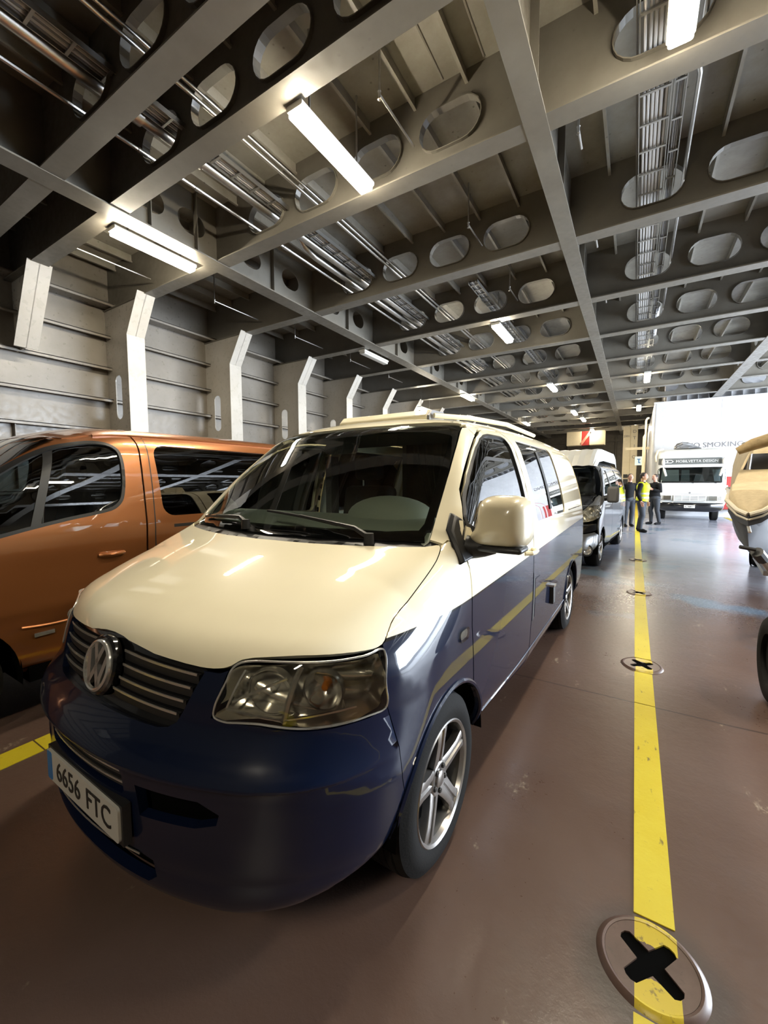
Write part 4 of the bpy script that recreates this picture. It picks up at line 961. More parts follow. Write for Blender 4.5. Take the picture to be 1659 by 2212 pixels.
MB().prism([(2.06,1.90),(2.05,1.965),(2.10,2.012),(2.30,2.02),(2.32,1.90)],-.52,.25,'x').build('roof_box',M_CREAM,ru,bevel=.012,smooth=False)
MB().prism([(2.07,1.90),(2.06,1.965),(2.11,2.007),(2.30,2.015),(2.32,1.90)],.25,.268,'x').build('roof_box_end',M_GREYPL,ru,smooth=False)
m=MB(); m.tube([(.285,2.10,1.965),(.45,2.35,1.965),(.60,2.75,1.955),(.62,3.6,1.945)],.018,8); m.build('roof_rail',M_CREAM,ru)
# ================= the copper van =================
def ovan():
    V=empty('passenger_van',(-4.12,-.45,0),0,'copper orange metallic van with dark windows parked at the left','van')
    DWn=[(1.13,1.13),(1.29,1.18),(1.633,1.256),(1.83,1.29),(1.93,1.318),(1.985,1.37),(2.01,1.44),(2.03,1.56),(2.035,1.68),(2.02,1.745),(1.975,1.785),(1.88,1.80),(1.73,1.775),(1.6,1.735),(1.45,1.65),(1.30,1.54),(1.14,1.40),(1.08,1.30),(1.08,1.18)]
    DWn=[tuple(p) for p in catmull(DWn,3,True)]
    DOo=[(.98,1.16),(.99,1.0),(1.0,.75),(1.05,.62)]+arch(.95,.40,45,12,4)+[(1.36,.34),(2.06,.34),(2.10,.40),(2.12,.7),(2.13,1.1),(2.15,1.5),(2.17,1.80),(2.16,1.86),(2.10,1.872),(1.9,1.872),(1.75,1.85),(1.55,1.77),(1.35,1.63),(1.15,1.46),(1.0,1.32)]
    panel(OR,'front_door',DOo,'side',M_ORANGE,V,s=.05,holes=[DWn],rim=.02,gap=.003)
    panel(OR,'door_window',DWn,'side',M_GL,V,s=.08,off=-.012,gap=-.004,rim=0)
    panel(OR,'window_seal',rs(DWn,-.004),'side',M_BLACK,V,s=.05,off=.001,gap=0,rim=.012,holes=[rs(DWn,.018)],hgap=0)
    panel(OR,'quarter_bar',[(1.43,1.20),(1.485,1.215),(1.63,1.745),(1.58,1.73)],'side',M_BLACK,V,s=.05,off=-.006,gap=0,rim=0)
    B1=rrect(2.28,3.52,1.24,1.80,.09); B2=rrect(3.62,4.72,1.24,1.80,.09)
    xr=.70; ys=[1.9,2.2,2.7,3.2,3.7,4.2,4.6,4.8]; zr=surf(OR,[(xr,y) for y in ys],'top')[:,2]
    S=[(.99,1.33),(1.15,1.47),(1.35,1.64),(1.55,1.79),(1.72,1.865)]+[(y,z) for y,z in zip(ys,zr)]+[(4.90,1.7),(4.94,1.3),(4.95,.8),(4.95,.5),(4.9,.33),(4.5,.32)]+arch(4.05,.40,0,180,20)+[(3.5,.30),(1.36,.30),(1.36,.332),(2.07,.332),(2.108,.40),(2.128,.7),(2.138,1.1),(2.158,1.5),(2.178,1.80),(2.168,1.868),(2.10,1.880),(1.9,1.880),(1.74,1.858),(1.54,1.778),(1.34,1.638),(1.14,1.468)]
    panel(OR,'body_side',S,'side',M_ORANGE,V,s=.05,holes=[B1,B2],rim=.02,gap=.002)
    for b in (B1,B2): panel(OR,'side_window',rs(b,-.004),'side',M_GLD,V,s=.1,off=-.006,gap=0,rim=0)
    panel(OR,'sliding_door_seam',[(2.185,.45),(2.193,.45),(2.20,1.1),(2.225,1.5),(2.245,1.86),(2.237,1.86),(2.217,1.5),(2.192,1.1)],'side',M_BLACK,V,s=.1,off=.0012,gap=0,rim=0)
    panel(OR,'door_rail',[(2.35,1.145),(4.4,1.145),(4.4,1.17),(2.35,1.17)],'side',M_BLACK,V,s=.1,off=.001,gap=0,rim=0)
    # wing, nose, bonnet, roof
    FW=[(.50,.99),(.6,1.10),(.75,1.17),(.88,1.23),(.97,1.30),(.972,1.16),(.982,1.0),(.99,.75),(1.04,.63)]+arch(.95,.40,46,160,14)+[(.56,.55),(.52,.75)]
    panel(OR,'front_wing',FW,'side',M_ORANGE,V,s=.06,rim=.02)
    panel(OR,'nose',sym([(0,.1,.95),(.5,.2,.93),(.8,.4,.96),(.88,.5,.98),(.92,.53,.75),(.94,.56,.55),(.93,.55,.3),(.6,.2,.25),(0,.05,.25)]),'cyl',M_ORANGE,V,s=.08,mirror=False)
    panel(OR,'bonnet',sym([(0,.12,.96),(.5,.22,.95),(.8,.42,.97),(.86,.52,1.0),(.86,.7,1.13),(.85,.95,1.26),(0,.8,1.25)]),'diag',M_ORANGE,V,s=.08,mirror=False)
    panel(OR,'windscreen',sym([(0,.86,1.27),(.8,.98,1.3),(.77,1.15,1.45),(.72,1.45,1.70),(.69,1.66,1.83),(0,1.58,1.83)]),'diag',M_GL,V,s=.1,mirror=False,rim=0)
    panel(OR,'roof',sym([(0,1.6),(.4,1.62),(.69,1.72)]+[(xr,y) for y in ys]+[(.5,4.88),(0,4.9)]),'top',M_ORANGE,V,s=.08,mirror=False)
    panel(OR,'roof_rail',[(.705,1.9),(.725,1.9),(.725,4.75),(.705,4.75)],'top',M_ORANGE,V,s=.2,off=.012,rim=.02,gap=0)
    panel(OR,'tail',sym([(0,1.9),(.7,1.8),(.88,1.3),(.92,.9),(.92,.35),(0,.35)]),'rear',M_ORANGE,V,s=.12,mirror=False)
    # sculpted lower door line with chrome badge
    for sgn in (1,-1):
        q=surf(OR,[(1.36,.615),(1.5,.60),(1.7,.60),(2.05,.62)],'side',.002); q[:,0]*=sgn; MB().tube([tuple(v) for v in catmull(q,4)],.008,6).build('door_moulding',M_ORANGE,V)
        q=surf(OR,[(1.42,.552),(1.52,.552)],'side',.004)
        MB().box(min(q[0][0]*sgn,(q[0][0]+.006)*sgn),max(q[0][0]*sgn,(q[0][0]+.006)*sgn),1.42,1.525,.538,.562).build('chrome_badge',M_CHROME,V)
        q=surf(OR,[(1.80,1.0),(1.84,1.0),(1.90,1.0),(1.96,1.0)],'side',.035); q[:,0]*=sgn; q[0,0]-=.03*sgn;q[-1,0]-=.03*sgn; MB().tube([tuple(v) for v in q],.013,8).build('door_handle',M_ORANGE,V)
        for y0 in (.95,4.05):
            m=MB(); n=20; vs=[]
            for k in range(n+1):
                a=R(-10+200*k/n)
                for x_ in (.94,.60): vs.append((x_*sgn,y0+.41*math.cos(a),.33+.41*math.sin(a)))
            m.add(vs,[(2*k,2*k+1,2*k+3,2*k+2) for k in range(n)]); m.build('wheel_arch_liner',M_VOID,V)
            make_wheel(V,.94*sgn,y0,side=sgn)
    m=MB(); m.box(-.58,.58,.35,4.8,.24,.5); m.box(-.9,.9,1.4,3.6,.24,.34); m.build('underbody',M_VOID,V,smooth=False)
    MB().box(-.88,.88,1.2,4.8,.6,.64).build('cabin_floor',M_VOID,V,smooth=False)
    MB().prism([(.95,1.2),(1.05,1.27),(1.3,1.22),(1.5,1.15),(1.5,.7),(.95,.7)],-.8,.8,'x').build('dashboard',M_BLACK,V,bevel=.02)
    for sx in (.43,-.43):
        se=empty('front_seat',(sx,1.85,.62)); se.parent=V
        m=MB(); m.box(-.24,.24,-.25,.27,.08,.24); m.build('seat_cushion',M_SEAT,se,bevel=.04)
        m=MB(); m.box(-.24,.24,.20,.34,.2,.85,rot=Matrix.Rotation(R(-12),3,'X'),at=(0,.27,.2)); m.build('seat_back',M_SEAT,se,bevel=.05)
        m=MB(); m.box(-.13,.13,.34,.44,.88,1.08); m.build('head_rest',M_SEAT,se,bevel=.04)
    return V
OVAN=ovan()
# ================= the dark van with the white pop-top =================
def gvan():
    V=empty('dark_van',(-1.47,7.28,0),-R(4.2),'silver and black van with a ribbed white pop-top behind the cream van','van')
    panel(GR,'bonnet',sym([(0,.10,.82),(.35,.2,.85),(.62,.36,.93),(.70,.55,1.05),(.80,.8,1.15),(.83,.96,1.26),(.5,.85,1.27),(0,.78,1.26)]),'diag',M_BLACKG,V,s=.06,mirror=False)
    W=[(0,.85,1.29),(.5,.88,1.29),(.80,1.02,1.30),(.77,1.2,1.46),(.70,1.47,1.72),(.67,1.56,1.81),(0,1.5,1.82)]
    panel(GR,'windscreen',sym(W),'diag',M_WS,V,s=.08,mirror=False,rim=0,off=-.003)
    panel(GR,'windscreen_border',sym(W),'diag',M_BLACKG,V,s=.06,off=-.009,rim=0,mirror=False,holes=[sym([(0,.9,1.34),(.5,.93,1.34),(.74,1.03,1.36),(.71,1.2,1.49),(.64,1.45,1.70),(.60,1.52,1.76),(0,1.46,1.77)])])
    H=[(.60,.30,.86),(.66,.42,.97),(.74,.6,1.06),(.82,.74,1.10),(.89,.82,1.08),(.93,.85,1.0),(.93,.75,.92),(.88,.55,.865),(.78,.38,.83),(.68,.30,.825)]
    H=[tuple(p) for p in catmull(H,2,True)]; c_=(.79,.55,.95)
    for sgn in (1,-1):
        Hm=[(p[0]*sgn,p[1],p[2]) for p in H]; hp=empty('headlamp',(0,0,0)); hp.parent=V
        panel(GR,'lens_cover',Hm,'cyl',M_LENS,hp,s=.05,off=.004,rim=.02,mirror=False)
        panel(GR,'lamp_housing',Hm,'cyl',M_LAMPIN,hp,s=.03,gap=.004,rim=-.05,mirror=False,offn=lambda Q:-.055-.014*np.sin(Q[:,2]*70+np.abs(Q[:,0])*60))
        for x_,y_,z_,r_ in ((.72,.40,.93,.055),(.83,.62,1.0,.05)):
            p=surf(GR,[(x_*sgn,y_,z_)],'cyl',-.03)[0]; MB().lathe([(0,r_),(.03,r_*.7),(.05,0)],'y',c=tuple(p),seg=24).build('reflector',M_CHROME,hp)
    panel(GR,'front_wing',[(.60,1.08),(.75,1.14),(.88,1.20),(.99,1.27),(1.05,1.20),(1.08,.9),(1.10,.68)]+arch(.95,.38,52,158,14)+[(.58,.58),(.56,.75),(.66,.86),(.84,.95),(.84,1.09)],'side',M_SILVER,V,s=.06,rim=.02)
    panel(GR,'bumper',sym([(0,.05,.62),(.6,.2,.62),(.85,.45,.66),(.93,.56,.60),(.93,.55,.45),(.92,.56,.27),(.5,.15,.235),(0,.05,.235)]),'cyl',M_GREYPL if False else M_SILVER,V,s=.06,mirror=False,holes=[sym([(0,.03,.46),(.4,.1,.46),(.45,.12,.43),(.45,.12,.33),(.4,.1,.30),(0,.03,.30)])])
    panel(GR,'grille',sym([(0,.06,.81),(.3,.15,.835),(.58,.28,.84),(.75,.35,.80),(.90,.58,.80),(.90,.56,.69),(.6,.2,.63),(0,.05,.63)]),'cyl',M_BLACKG,V,s=.06,off=-.02,rim=0,mirror=False)
    bar2=surf(GR,[(x,.1,.735+.05*abs(x)) for x in np.linspace(-.80,.80,24)],'front',-.006); MB().tube([tuple(v) for v in bar2],.02,6).build('grille_bar',M_BLACK,V)
    for sgn in (1,-1):
        p=surf(GR,[(.80*sgn,.3,.36)],'cyl',.0)[0]; f=empty('fog_lamp',tuple(p)); f.parent=V; f.rotation_euler=(0,0,R(35)*sgn)
        MB().lathe([(.01,0),(-.008,.05),(.0,.066),(-.012,.072),(.02,.082)],'y',seg=28).build('lamp_glass',M_CHROME,f)
        MB().lathe([(-.006,.072),(-.004,.10),(.03,.105)],'y',seg=28).build('lamp_bezel',M_BLACK,f)
    D=[(1.06,1.24),(1.09,.9),(1.11,.67)]+arch(.95,.385,50,12,5)+[(1.34,.34),(2.1,.34),(2.13,.5),(2.14,1.2),(2.14,1.75),(2.10,1.80),(1.8,1.80),(1.55,1.70),(1.30,1.50),(1.12,1.34)]
    DWn=[(1.16,1.28),(1.35,1.46),(1.56,1.64),(1.72,1.72),(2.02,1.73),(2.06,1.70),(2.06,1.25),(1.3,1.24)]
    panel(GR,'front_door',D,'side',M_SILVER,V,s=.07,holes=[DWn]); panel(GR,'door_window',DWn,'side',M_GL,V,s=.1,off=-.008,gap=-.003,rim=0)
    xr=.66; ys=[1.7,2.0,2.7,3.2,3.7,4.2,4.55]; zr=surf(GR,[(xr,y) for y in ys],'top')[:,2]; W1=rrect(2.26,3.35,1.22,1.76,.06); W2=rrect(3.45,4.5,1.22,1.76,.06)
    S=[(1.08,1.33),(1.30,1.52),(1.5,1.70),(1.58,1.79)]+[(y,z) for y,z in zip(ys,zr)]+[(4.68,1.7),(4.72,1.2),(4.74,.6),(4.7,.33),(4.5,.32)]+arch(4.05,.38,0,180,18)+[(3.6,.30),(1.34,.30),(1.34,.332),(2.11,.332),(2.14,.5),(2.15,1.2),(2.15,1.75),(2.11,1.81),(1.8,1.81),(1.54,1.71),(1.29,1.51)]
    panel(GR,'body_side',S,'side',M_SILVER,V,s=.07,holes=[W1,W2])
    for w in (W1,W2): panel(GR,'side_window',rs(w,-.003),'side',M_GLD,V,s=.12,off=-.006,gap=0,rim=0)
    panel(GR,'roof',sym([(0,1.5),(.5,1.54),(.66,1.62)]+[(xr,y) for y in ys]+[(.4,4.66),(0,4.68)]),'top',M_SILVER,V,s=.1,mirror=False)
    panel(GR,'tail',sym([(0,1.88),(.6,1.84),(.8,1.2),(.85,.4),(0,.4)]),'rear',M_SILVER,V,s=.15,mirror=False)
    # ribbed pop-top
    m=MB(); sec=[(1.32,1.80,.72),(1.62,2.02,.72),(1.85,2.13,.72),(2.3,2.17,.73),(4.2,2.17,.73),(4.5,2.10,.72),(4.6,1.92,.72)]
    vs=[];n=0
    prof=[(-1,-.24),(-.985,-.06),(-.95,0)]+[(x,0 if i%2 else .016) for i,x in enumerate(np.linspace(-.86,.86,13))]+[(.95,0),(.985,-.06),(1,-.24)]
    for y,z,w in sec:
        for (u,d) in prof: vs.append((u*w,y,max(z+d,1.80) if abs(u)>.9 else z+d))
    n=len(prof); m.add(vs,[(i*n+j,i*n+j+1,(i+1)*n+j+1,(i+1)*n+j) for i in range(len(sec)-1) for j in range(n-1)]); m.build('pop_top',M_PWHITE,V,smooth=False)
    for sgn in (1,-1):
        e=empty('door_mirror',(0,0,0)); e.parent=V
        MB().tube([(.90*sgn,1.16,1.2),(1.0*sgn,1.15,1.22)],.05,8).build('mirror_arm',M_BLACK,e)
        m=MB(); m.box(min(.97*sgn,1.16*sgn),max(.97*sgn,1.16*sgn),1.06,1.18,1.13,1.42); m.build('mirror_cap',M_GREYPL,e,bevel=.045)
        for y0 in (.95,4.05):
            make_wheel(V,.92*sgn,y0,side=sgn); m=MB(); n=14; vs=[]
            for k in range(n+1):
                a=R(-10+200*k/n)
                for x_ in (.93,.60): vs.append((x_*sgn,y0+.39*math.cos(a),.33+.39*math.sin(a)))
            m.add(vs,[(2*k,2*k+1,2*k+3,2*k+2) for k in range(n)]); m.build('wheel_arch_liner',M_VOID,V)
    m=MB(); m.box(-.58,.58,.4,4.6,.24,.5); m.box(-.88,.88,1.4,3.6,.24,.34); m.build('underbody',M_VOID,V,smooth=False)
    m=MB(); m.box(-.25,.25,.035,.045,.36,.46); m.build('number_plate',M_PLATE,V,smooth=False)
    MB().prism([(.9,1.2),(1.1,1.27),(1.3,1.2),(1.4,1.1),(1.4,.7),(.9,.7)],-.8,.8,'x').build('dashboard',M_BLACK,V)
    MB().box(.25,.60,1.12,1.16,1.28,1.30).build('paper_slip',M_PLATE,V,smooth=False)
    MB().box(-.85,.85,1.2,4.5,.6,.64).build('cabin_floor',M_VOID,V,smooth=False)
    for sx in (.42,-.42):
        m=MB(); m.box(sx-.23,sx+.23,2.0,2.15,.7,1.5); m.box(sx-.12,sx+.12,2.08,2.18,1.5,1.7); m.build('front_seat',M_SEAT,V,bevel=.04)
    return V
gvan()
# ================= motorhome =================
def motorhome():
    V=empty('motorhome',(1.80,19.45,0),-R(1.5),'white flat-fronted motorhome with a grey lettered band over its windscreen','motorhome')
    P=[(.25,.62),(.10,.66),(.05,.85),(.03,1.2),(.06,1.46),(.16,2.0),(.18,2.12),(.20,2.5),(.24,2.66),(.40,2.76),(.8,2.80),(6.2,2.80),(6.4,2.7),(6.45,.62)]
    prof=catmull(P,4,False); w=1.10; m=MB(); vs=[]
    def secs(u,k): # corner rounding: narrower near the nose
        return u
    xsn=[-1,-.985,-.94,-.86]+list(np.linspace(-.7,.7,8))+[.86,.94,.985,1]
    def shp(x,y,z):
        a=max(0,abs(x)-.80)/.20; return (x*w, y+.22*(1-math.sqrt(max(0,1-a*a))), z-(.10*(1-math.sqrt(max(0,1-a*a))) if z>2.6 else 0))
    n=len(xsn); 
    for (y,z) in prof: vs+=[shp(x,y,z) for x in xsn]
    m.add(vs,[(i*n+j,i*n+j+1,(i+1)*n+j+1,(i+1)*n+j) for i in range(len(prof)-1) for j in range(n-1)])
    # side skins
    for sx in (0,n-1):
        idx=[tuple(vs[i*n+sx]) for i in range(len(prof))]; b=len(m.v); m.add(idx,[tuple(range(len(idx)))])
    m.build('body_shell',M_PWHITE,V)
    def front(poly,off,mt,name,par=V,th=.004):
        """flat piece following the curved front"""
        loops=[poly]; a=[]; 
        L=densify(np.array(poly,float),.08); V2=[Vector(p) for p in L]; E=[(i,(i+1)%len(L)) for i in range(len(L))]
        gx=np.arange(-1.1,1.1,.05); gz=np.arange(.6,2.7,.06); G=np.array([(x,z) for x in gx for z in gz]); G=G[evenodd(G,[L])]
        d=np.array([np.min(((L-g)**2).sum(1)) for g in G]) if len(G) else np.array([]); G=G[d>.0009] if len(G) else G
        V2+=[Vector(g) for g in G]; vo,_,fo,_,_,_=delaunay_2d_cdt(V2,E,[],0,1e-7); vo=[(p.x,p.y) for p in vo]; cen=np.array([[sum(vo[i][k] for i in f)/3 for k in (0,1)] for f in fo]); fo=[tuple(f) for f,q in zip(fo,evenodd(cen,[L])) if q]
        pz=prof[:,1]; o=np.argsort(pz[:int(len(pz)*.75)]); 
        sel=prof[(prof[:,0]<.5)&(prof[:,1]>.62)]; o=np.argsort(sel[:,1])
        pts=[]
        for x,z in vo:
            y=float(np.interp(z,sel[o,1],sel[o,0])); X,Y,Z=shp(x/w,y,z); pts.append((X,Y-off,z))
        mm=MB(); mm.add(pts,fo); return mm.build(name,mt,par)
    front([tuple(p) for p in rrect(-1.05,1.05,1.46,2.06,.13)],.004,M_BLACKG,'windscreen_seal')
    front([tuple(p) for p in rrect(-1.03,1.03,1.48,2.04,.12)],.010,glass('motorhome_glass',(.75,.85,.86),.02,1.6),'windscreen')
    # blinds and seats seen through the glass, set on the seal panel
    front([(-.95,1.52),(-.35,1.52),(-.37,1.97),(-.90,1.97)],.0065,mat('grey_blind',(.30,.34,.33),.8),'blind')
    front([(-.30,1.52),(-.02,1.52),(-.04,1.96),(-.28,1.96)],.0065,mat('dark_blind',(.12,.15,.15),.8),'blind')
    front([(.10,1.52),(.42,1.52),(.36,1.78),(.16,1.80)],.0065,mat('seat_grey',(.17,.17,.17),.8),'seat_back')
    front([(.72,1.52),(.9,1.52),(.88,1.96),(.66,1.96)],.0065,mat('light_blind',(.35,.40,.42),.8),'blind')
    front(rrect(-1.04,1.04,2.17,2.42,.02),.005,M_BAND,'name_band')
    text('name_lettering','MOBILVETTA DESIGN',.135,MX((.17,.165,2.29),R(88)),M_PWHITE,V,ext=.004)
    strokes([(-.80,.05),(-.72,0),(-.80,-.05),(-.62,-.05),(-.56,0),(-.62,.05),(-.80,.05)],.022,0,.01).build('name_logo',M_PWHITE,V,smooth=False).location=(0,.15,2.29)
    for x in (-.88,.98):
        MB().lathe([(-.14,0),(-.13,.04),(-.05,.065),(.04,.06),(.11,.03),(.13,0)],'z',c=(x,.10,2.28),seg=14).build('side_light',M_PWHITE,V)
    for x,t in ((-.88,.10),(.95,-.10)):
        MB().tube([(x,-.02,2.05),(x+t*.3,-.12,1.98),(x+t,-.16,1.72)],[.012,.045,.04],8).build('mirror_pod',M_PWHITE,V)
    for x0,x1 in ((.10,-.35),(.78,.35)):
        MB().tube([(x0,-.0,1.45),((x0+x1)/2,-.03,1.50),(x1,-.02,1.50)],.010,6).build('wiper',M_BLACK,V)
    front([(-1.02,1.44),(1.02,1.44),(1.02,1.432),(-1.02,1.432)],.004,M_GREYPL,'panel_seam'); 
    front(rrect(-.42,.42,1.022,1.034,.004),.004,M_GREYPL,'bonnet_lip')
    MB().lathe([(-.006,0),(-.012,.03),(0,.034)],'y',c=(0,.03,1.08),seg=16).build('front_badge',M_GREYPL,V)
    m=MB(); m.box(-.50,.50,.0,.06,.76,.98); g=m.build('grille',M_BAND,V,smooth=False)
    for i in range(6): MB().box(-.50,.50,-.025,.02,.765+i*.038,.785+i*.038).build('grille_slat',M_PWHITE,g,smooth=False)
    for x in (-.5,-.25,.0,.25,.48): MB().box(x,x+.02,-.028,.02,.76,.98).build('grille_bar',M_PWHITE,g,smooth=False)
    for sx in (-1,1):
        h=MB().box(min(.56*sx,.84*sx),max(.56*sx,.84*sx),-.005,.05,.78,.97).build('headlamp',M_CHROME,V,bevel=.01)
        MB().box(min(.575*sx,.825*sx),max(.575*sx,.825*sx),-.012,-.004,.795,.955).build('lamp_glass',M_LENS,h,smooth=False)
        MB().box(min(.87*sx,.97*sx),max(.87*sx,.97*sx),.03,.10,.80,.96).build('turn_lamp',M_CHROMED,V,bevel=.01)
    m=MB(); pb=[(-1.06,.25),(-1.02,.10),(-.85,.0),(-.4,-.06),(.4,-.06),(.85,.0),(1.02,.10),(1.06,.25)]
    vs=[]; lv=[(.70,1.0,0),(.66,1.01,-.02),(.52,1.0,-.02),(.42,.93,.02),(.36,.80,.10)]
    for z,k,dy in lv: vs+=[(x*k,y+dy,z) for x,y in pb]
    n8=len(pb); m.add(vs,[(i*n8+j,i*n8+j+1,(i+1)*n8+j+1,(i+1)*n8+j) for i in range(4) for j in range(n8-1)]+[tuple(range(n8))[::-1]]); m.build('front_bumper',M_BLACKG,V)
    pl=MB().box(-.17,.17,-.108,-.09,.50,.61).build('number_plate',M_PLATE,V,bevel=.01,smooth=False); text('plate_letters','AE',.085,MX((-.115,-.111,.553),R(90)),M_PLATETX,pl,ext=.001,sx=.8); text('plate_digits','968077',.085,MX((.045,-.111,.553),R(90)),M_PLATETX,pl,ext=.001,sx=.8)
    for sx in (-1,1):
        make_wheel(V,.95*sx,.9,side=sx,r=.34); make_wheel(V,.95*sx,4.6,side=sx,r=.34)
    m=MB(); m.box(-.72,.72,.4,6.3,.35,.66); m.build('underbody',M_VOID,V,smooth=False)
    # roof rack rail and the bundle are separate things, the gutter rail a part
    MB().tube([(-1.12,.28,2.30),(-1.14,.24,2.5),(-1.08,.3,2.74),(-.9,.5,2.80)],.035,8).build('gutter_pipe',M_BEIGE,V)
    return V
MHOME=motorhome()
m=MB(); vs=[]; nn=20
random.seed(3)
for i,(x,h,w) in enumerate(((-.42,.03,.08),(-.40,.12,.2),(-.33,.20,.26),(-.16,.27,.3),(.03,.24,.3),(.2,.15,.26),(.38,.06,.2),(.46,.02,.08))):
    for j in range(nn):
        a=PI*j/(nn-1); r=1+.10*math.sin(j*2.6+i*1.7); vs.append((1.70+x,20.2-w*math.cos(a)*r,2.805+h*math.sin(a)*r))
m.add(vs,[(i*nn+j,i*nn+j+1,(i+1)*nn+j+1,(i+1)*nn+j) for i in range(7) for j in range(nn-1)]); tag(m.build('roof_bundle',M_TARP,smooth=False),'crumpled silver tarpaulin bundle on the motorhome roof','bundle')
# ================= boat on its trailer =================
def boat():
    V=empty('covered_boat',(0,0,0),0,'boat with grey hull and beige canvas cover cut off by the right edge','boat')
    ax=Vector((.309,.951,0)).normalized(); rt=Vector((ax.y,-ax.x,0)); o=Vector((.82,4.5,0))
    st=[(0,.0,1.225,.0,1.17,1.12),(.04,.08,1.26,.03,1.15,1.03),(.12,.16,1.335,.06,1.12,.93),(.4,.20,1.37,.11,1.02,.80),(1.0,.29,1.38,.2,.90,.66),(2.0,.46,1.39,.36,.82,.55),(3.5,.74,1.39,.62,.76,.48),(5.0,.98,1.39,.88,.72,.45),(6.4,1.0,1.38,.9,.72,.46)]
    def P(s,x,z): v=o+ax*s+rt*x; return (v.x,v.y,z)
    rows=[]
    for s,hw,g,cw,cz,k in st: rows.append([P(s,-hw,g),P(s,-hw*.97,g-.10),P(s,-cw,cz),P(s,-cw*.5,(cz+k)/2-.02),P(s,0,k),P(s,cw*.5,(cz+k)/2-.02),P(s,cw,cz),P(s,hw*.97,g-.10),P(s,hw,g)])
    m=MB(); vs=[p for r in rows for p in r]; n=9; m.add(vs,[(i*n+j,i*n+j+1,(i+1)*n+j+1,(i+1)*n+j) for i in range(len(rows)-1) for j in range(n-1)]+[tuple((len(rows)-1)*n+j for j in range(n))]); m.build('hull',M_HULL,V)
    for sgn in (-1,1):
        pts=[P(s,(hw+.006)*sgn,g) for s,hw,g,*_ in st]; MB().tube(pts,.020,8).build('rubbing_strake',M_STRAKE,V)
        pts=[P(s,(hw+.0)*sgn,g-.045) for s,hw,g,*_ in st]; MB().tube(pts,.010,6).build('lower_strake',M_STRAKE,V)
    m=MB(); sec=[(0.01,.0,1.23,1.24),(.04,.075,1.265,1.30),(.12,.15,1.34,1.43),(.34,.19,1.37,1.485),(.55,.21,1.38,1.50),(.62,.21,1.38,1.56),(.9,.19,1.38,1.76),(1.15,.18,1.38,1.90),(1.6,.25,1.39,2.02),(3.5,.70,1.39,2.10),(5.6,.95,1.39,2.10),(5.8,.95,1.39,1.42)]
    vs=[]
    for s,hw,z0,z1 in sec:
        for (u,t) in ((-1,0),(-.98,.5),(-.90,.9),(-.5,1.0),(0,1.02),(.5,1.0),(.90,.9),(.98,.5),(1,0)): vs.append(P(s,u*hw,z0+(z1-z0)*t))
    m.add(vs,[(i*n+j,i*n+j+1,(i+1)*n+j+1,(i+1)*n+j) for i in range(len(sec)-1) for j in range(n-1)]); m.build('canvas_cover',M_CANVAS,V)
    w=MB(); w.add([P(.66,-.15,1.615),P(.66,.15,1.615),P(.88,.13,1.775),P(.88,-.13,1.775)],[(0,1,2,3)]); w.build('clear_window',glass('vinyl_window',(.8,.8,.74),.08),V)
    r=MB(); r.tube([P(.60,-.19,1.79),P(.62,-.08,1.85),P(.66,.12,1.92),P(.70,.4,2.0)],[.035,.055,.062,.065],12); r.build('rolled_canvas',mat('brown_canvas',(.34,.25,.13),.8,noise=.4,nscale=12),V)
    for x in (-.15,.3): MB().tube([P(.6,x,1.86),P(1.2,x,1.93)],.014,6).build('cover_strut',M_CHROMED,V)
    MB().tube([P(.02,0,1.13),P(-.04,.02,1.08)],.012,6).build('bow_eye',M_CHROME,V)
    T=empty('boat_trailer',(0,0,0),0,'galvanised boat trailer arm and winch post under the grey bow','trailer')
    MB().tube([P(.75,.28,.38),P(2,.1,.38),P(6,0,.38)],.05,4,sq=(1,1)).build('draw_bar',M_PIPE,T)
    for sgn in (-1,1): MB().tube([P(2.2,.1*sgn,.38),P(3.6,.38*sgn,.38),P(6,.55*sgn,.38)],.04,4,sq=(1,1)).build('side_frame',M_PIPE,T)
    MB().tube([P(.80,.28,.40),P(.45,.22,.55),P(.10,.08,.88)],.035,10).build('winch_post',M_PIPE,T)
    MB().tube([P(.14,.09,.84),P(.05,.06,.91)],.046,10).build('winch_stop',M_BLACK,T); MB().tube([P(.04,.05,.93),P(-.02,-.04,.95)],.016,8).build('winch_hook',M_DARKMET,T)
    MB().tube([P(.52,.25,.50),P(.30,.16,.49)],.010,6).build('winch_crank',M_DARKMET,T); MB().tube([P(.30,.16,.47),P(.28,.15,.52)],.022,8).build('crank_knob',M_BLACK,T)
    for sgn in (-1,1):
        q=P(5.2,.62*sgn,0); w_=make_wheel(T,q[0],q[1],z=.27,side=sgn,r=.27,name='road_wheel',w=.18); w_.rotation_euler.z+=-R(18)
        MB().tube([P(5.2,0,.3),P(5.2,.5*sgn,.3)],.03,6).build('axle',M_DARKMET,T)
    return V
boat()
B=empty('black_tyre',(0,0,0),0,'black tyre cut off by the right edge, standing on the deck below the boat','tyre')
w_=MB(); w_.lathe([(0,.17),(-.01,.2),(0,.27),(.03,.305),(.17,.305),(.20,.27),(.21,.2),(.2,.17)],'x',c=(.80,3.62,.305),seg=48,close=True); w_.build('tyre_carcass',M_RUBBER,B)
MB().lathe([(.03,.0),(.03,.17),(.16,.17),(.16,0)],'x',c=(.80,3.62,.305),seg=32).build('wheel_disc',M_BLACK,B)
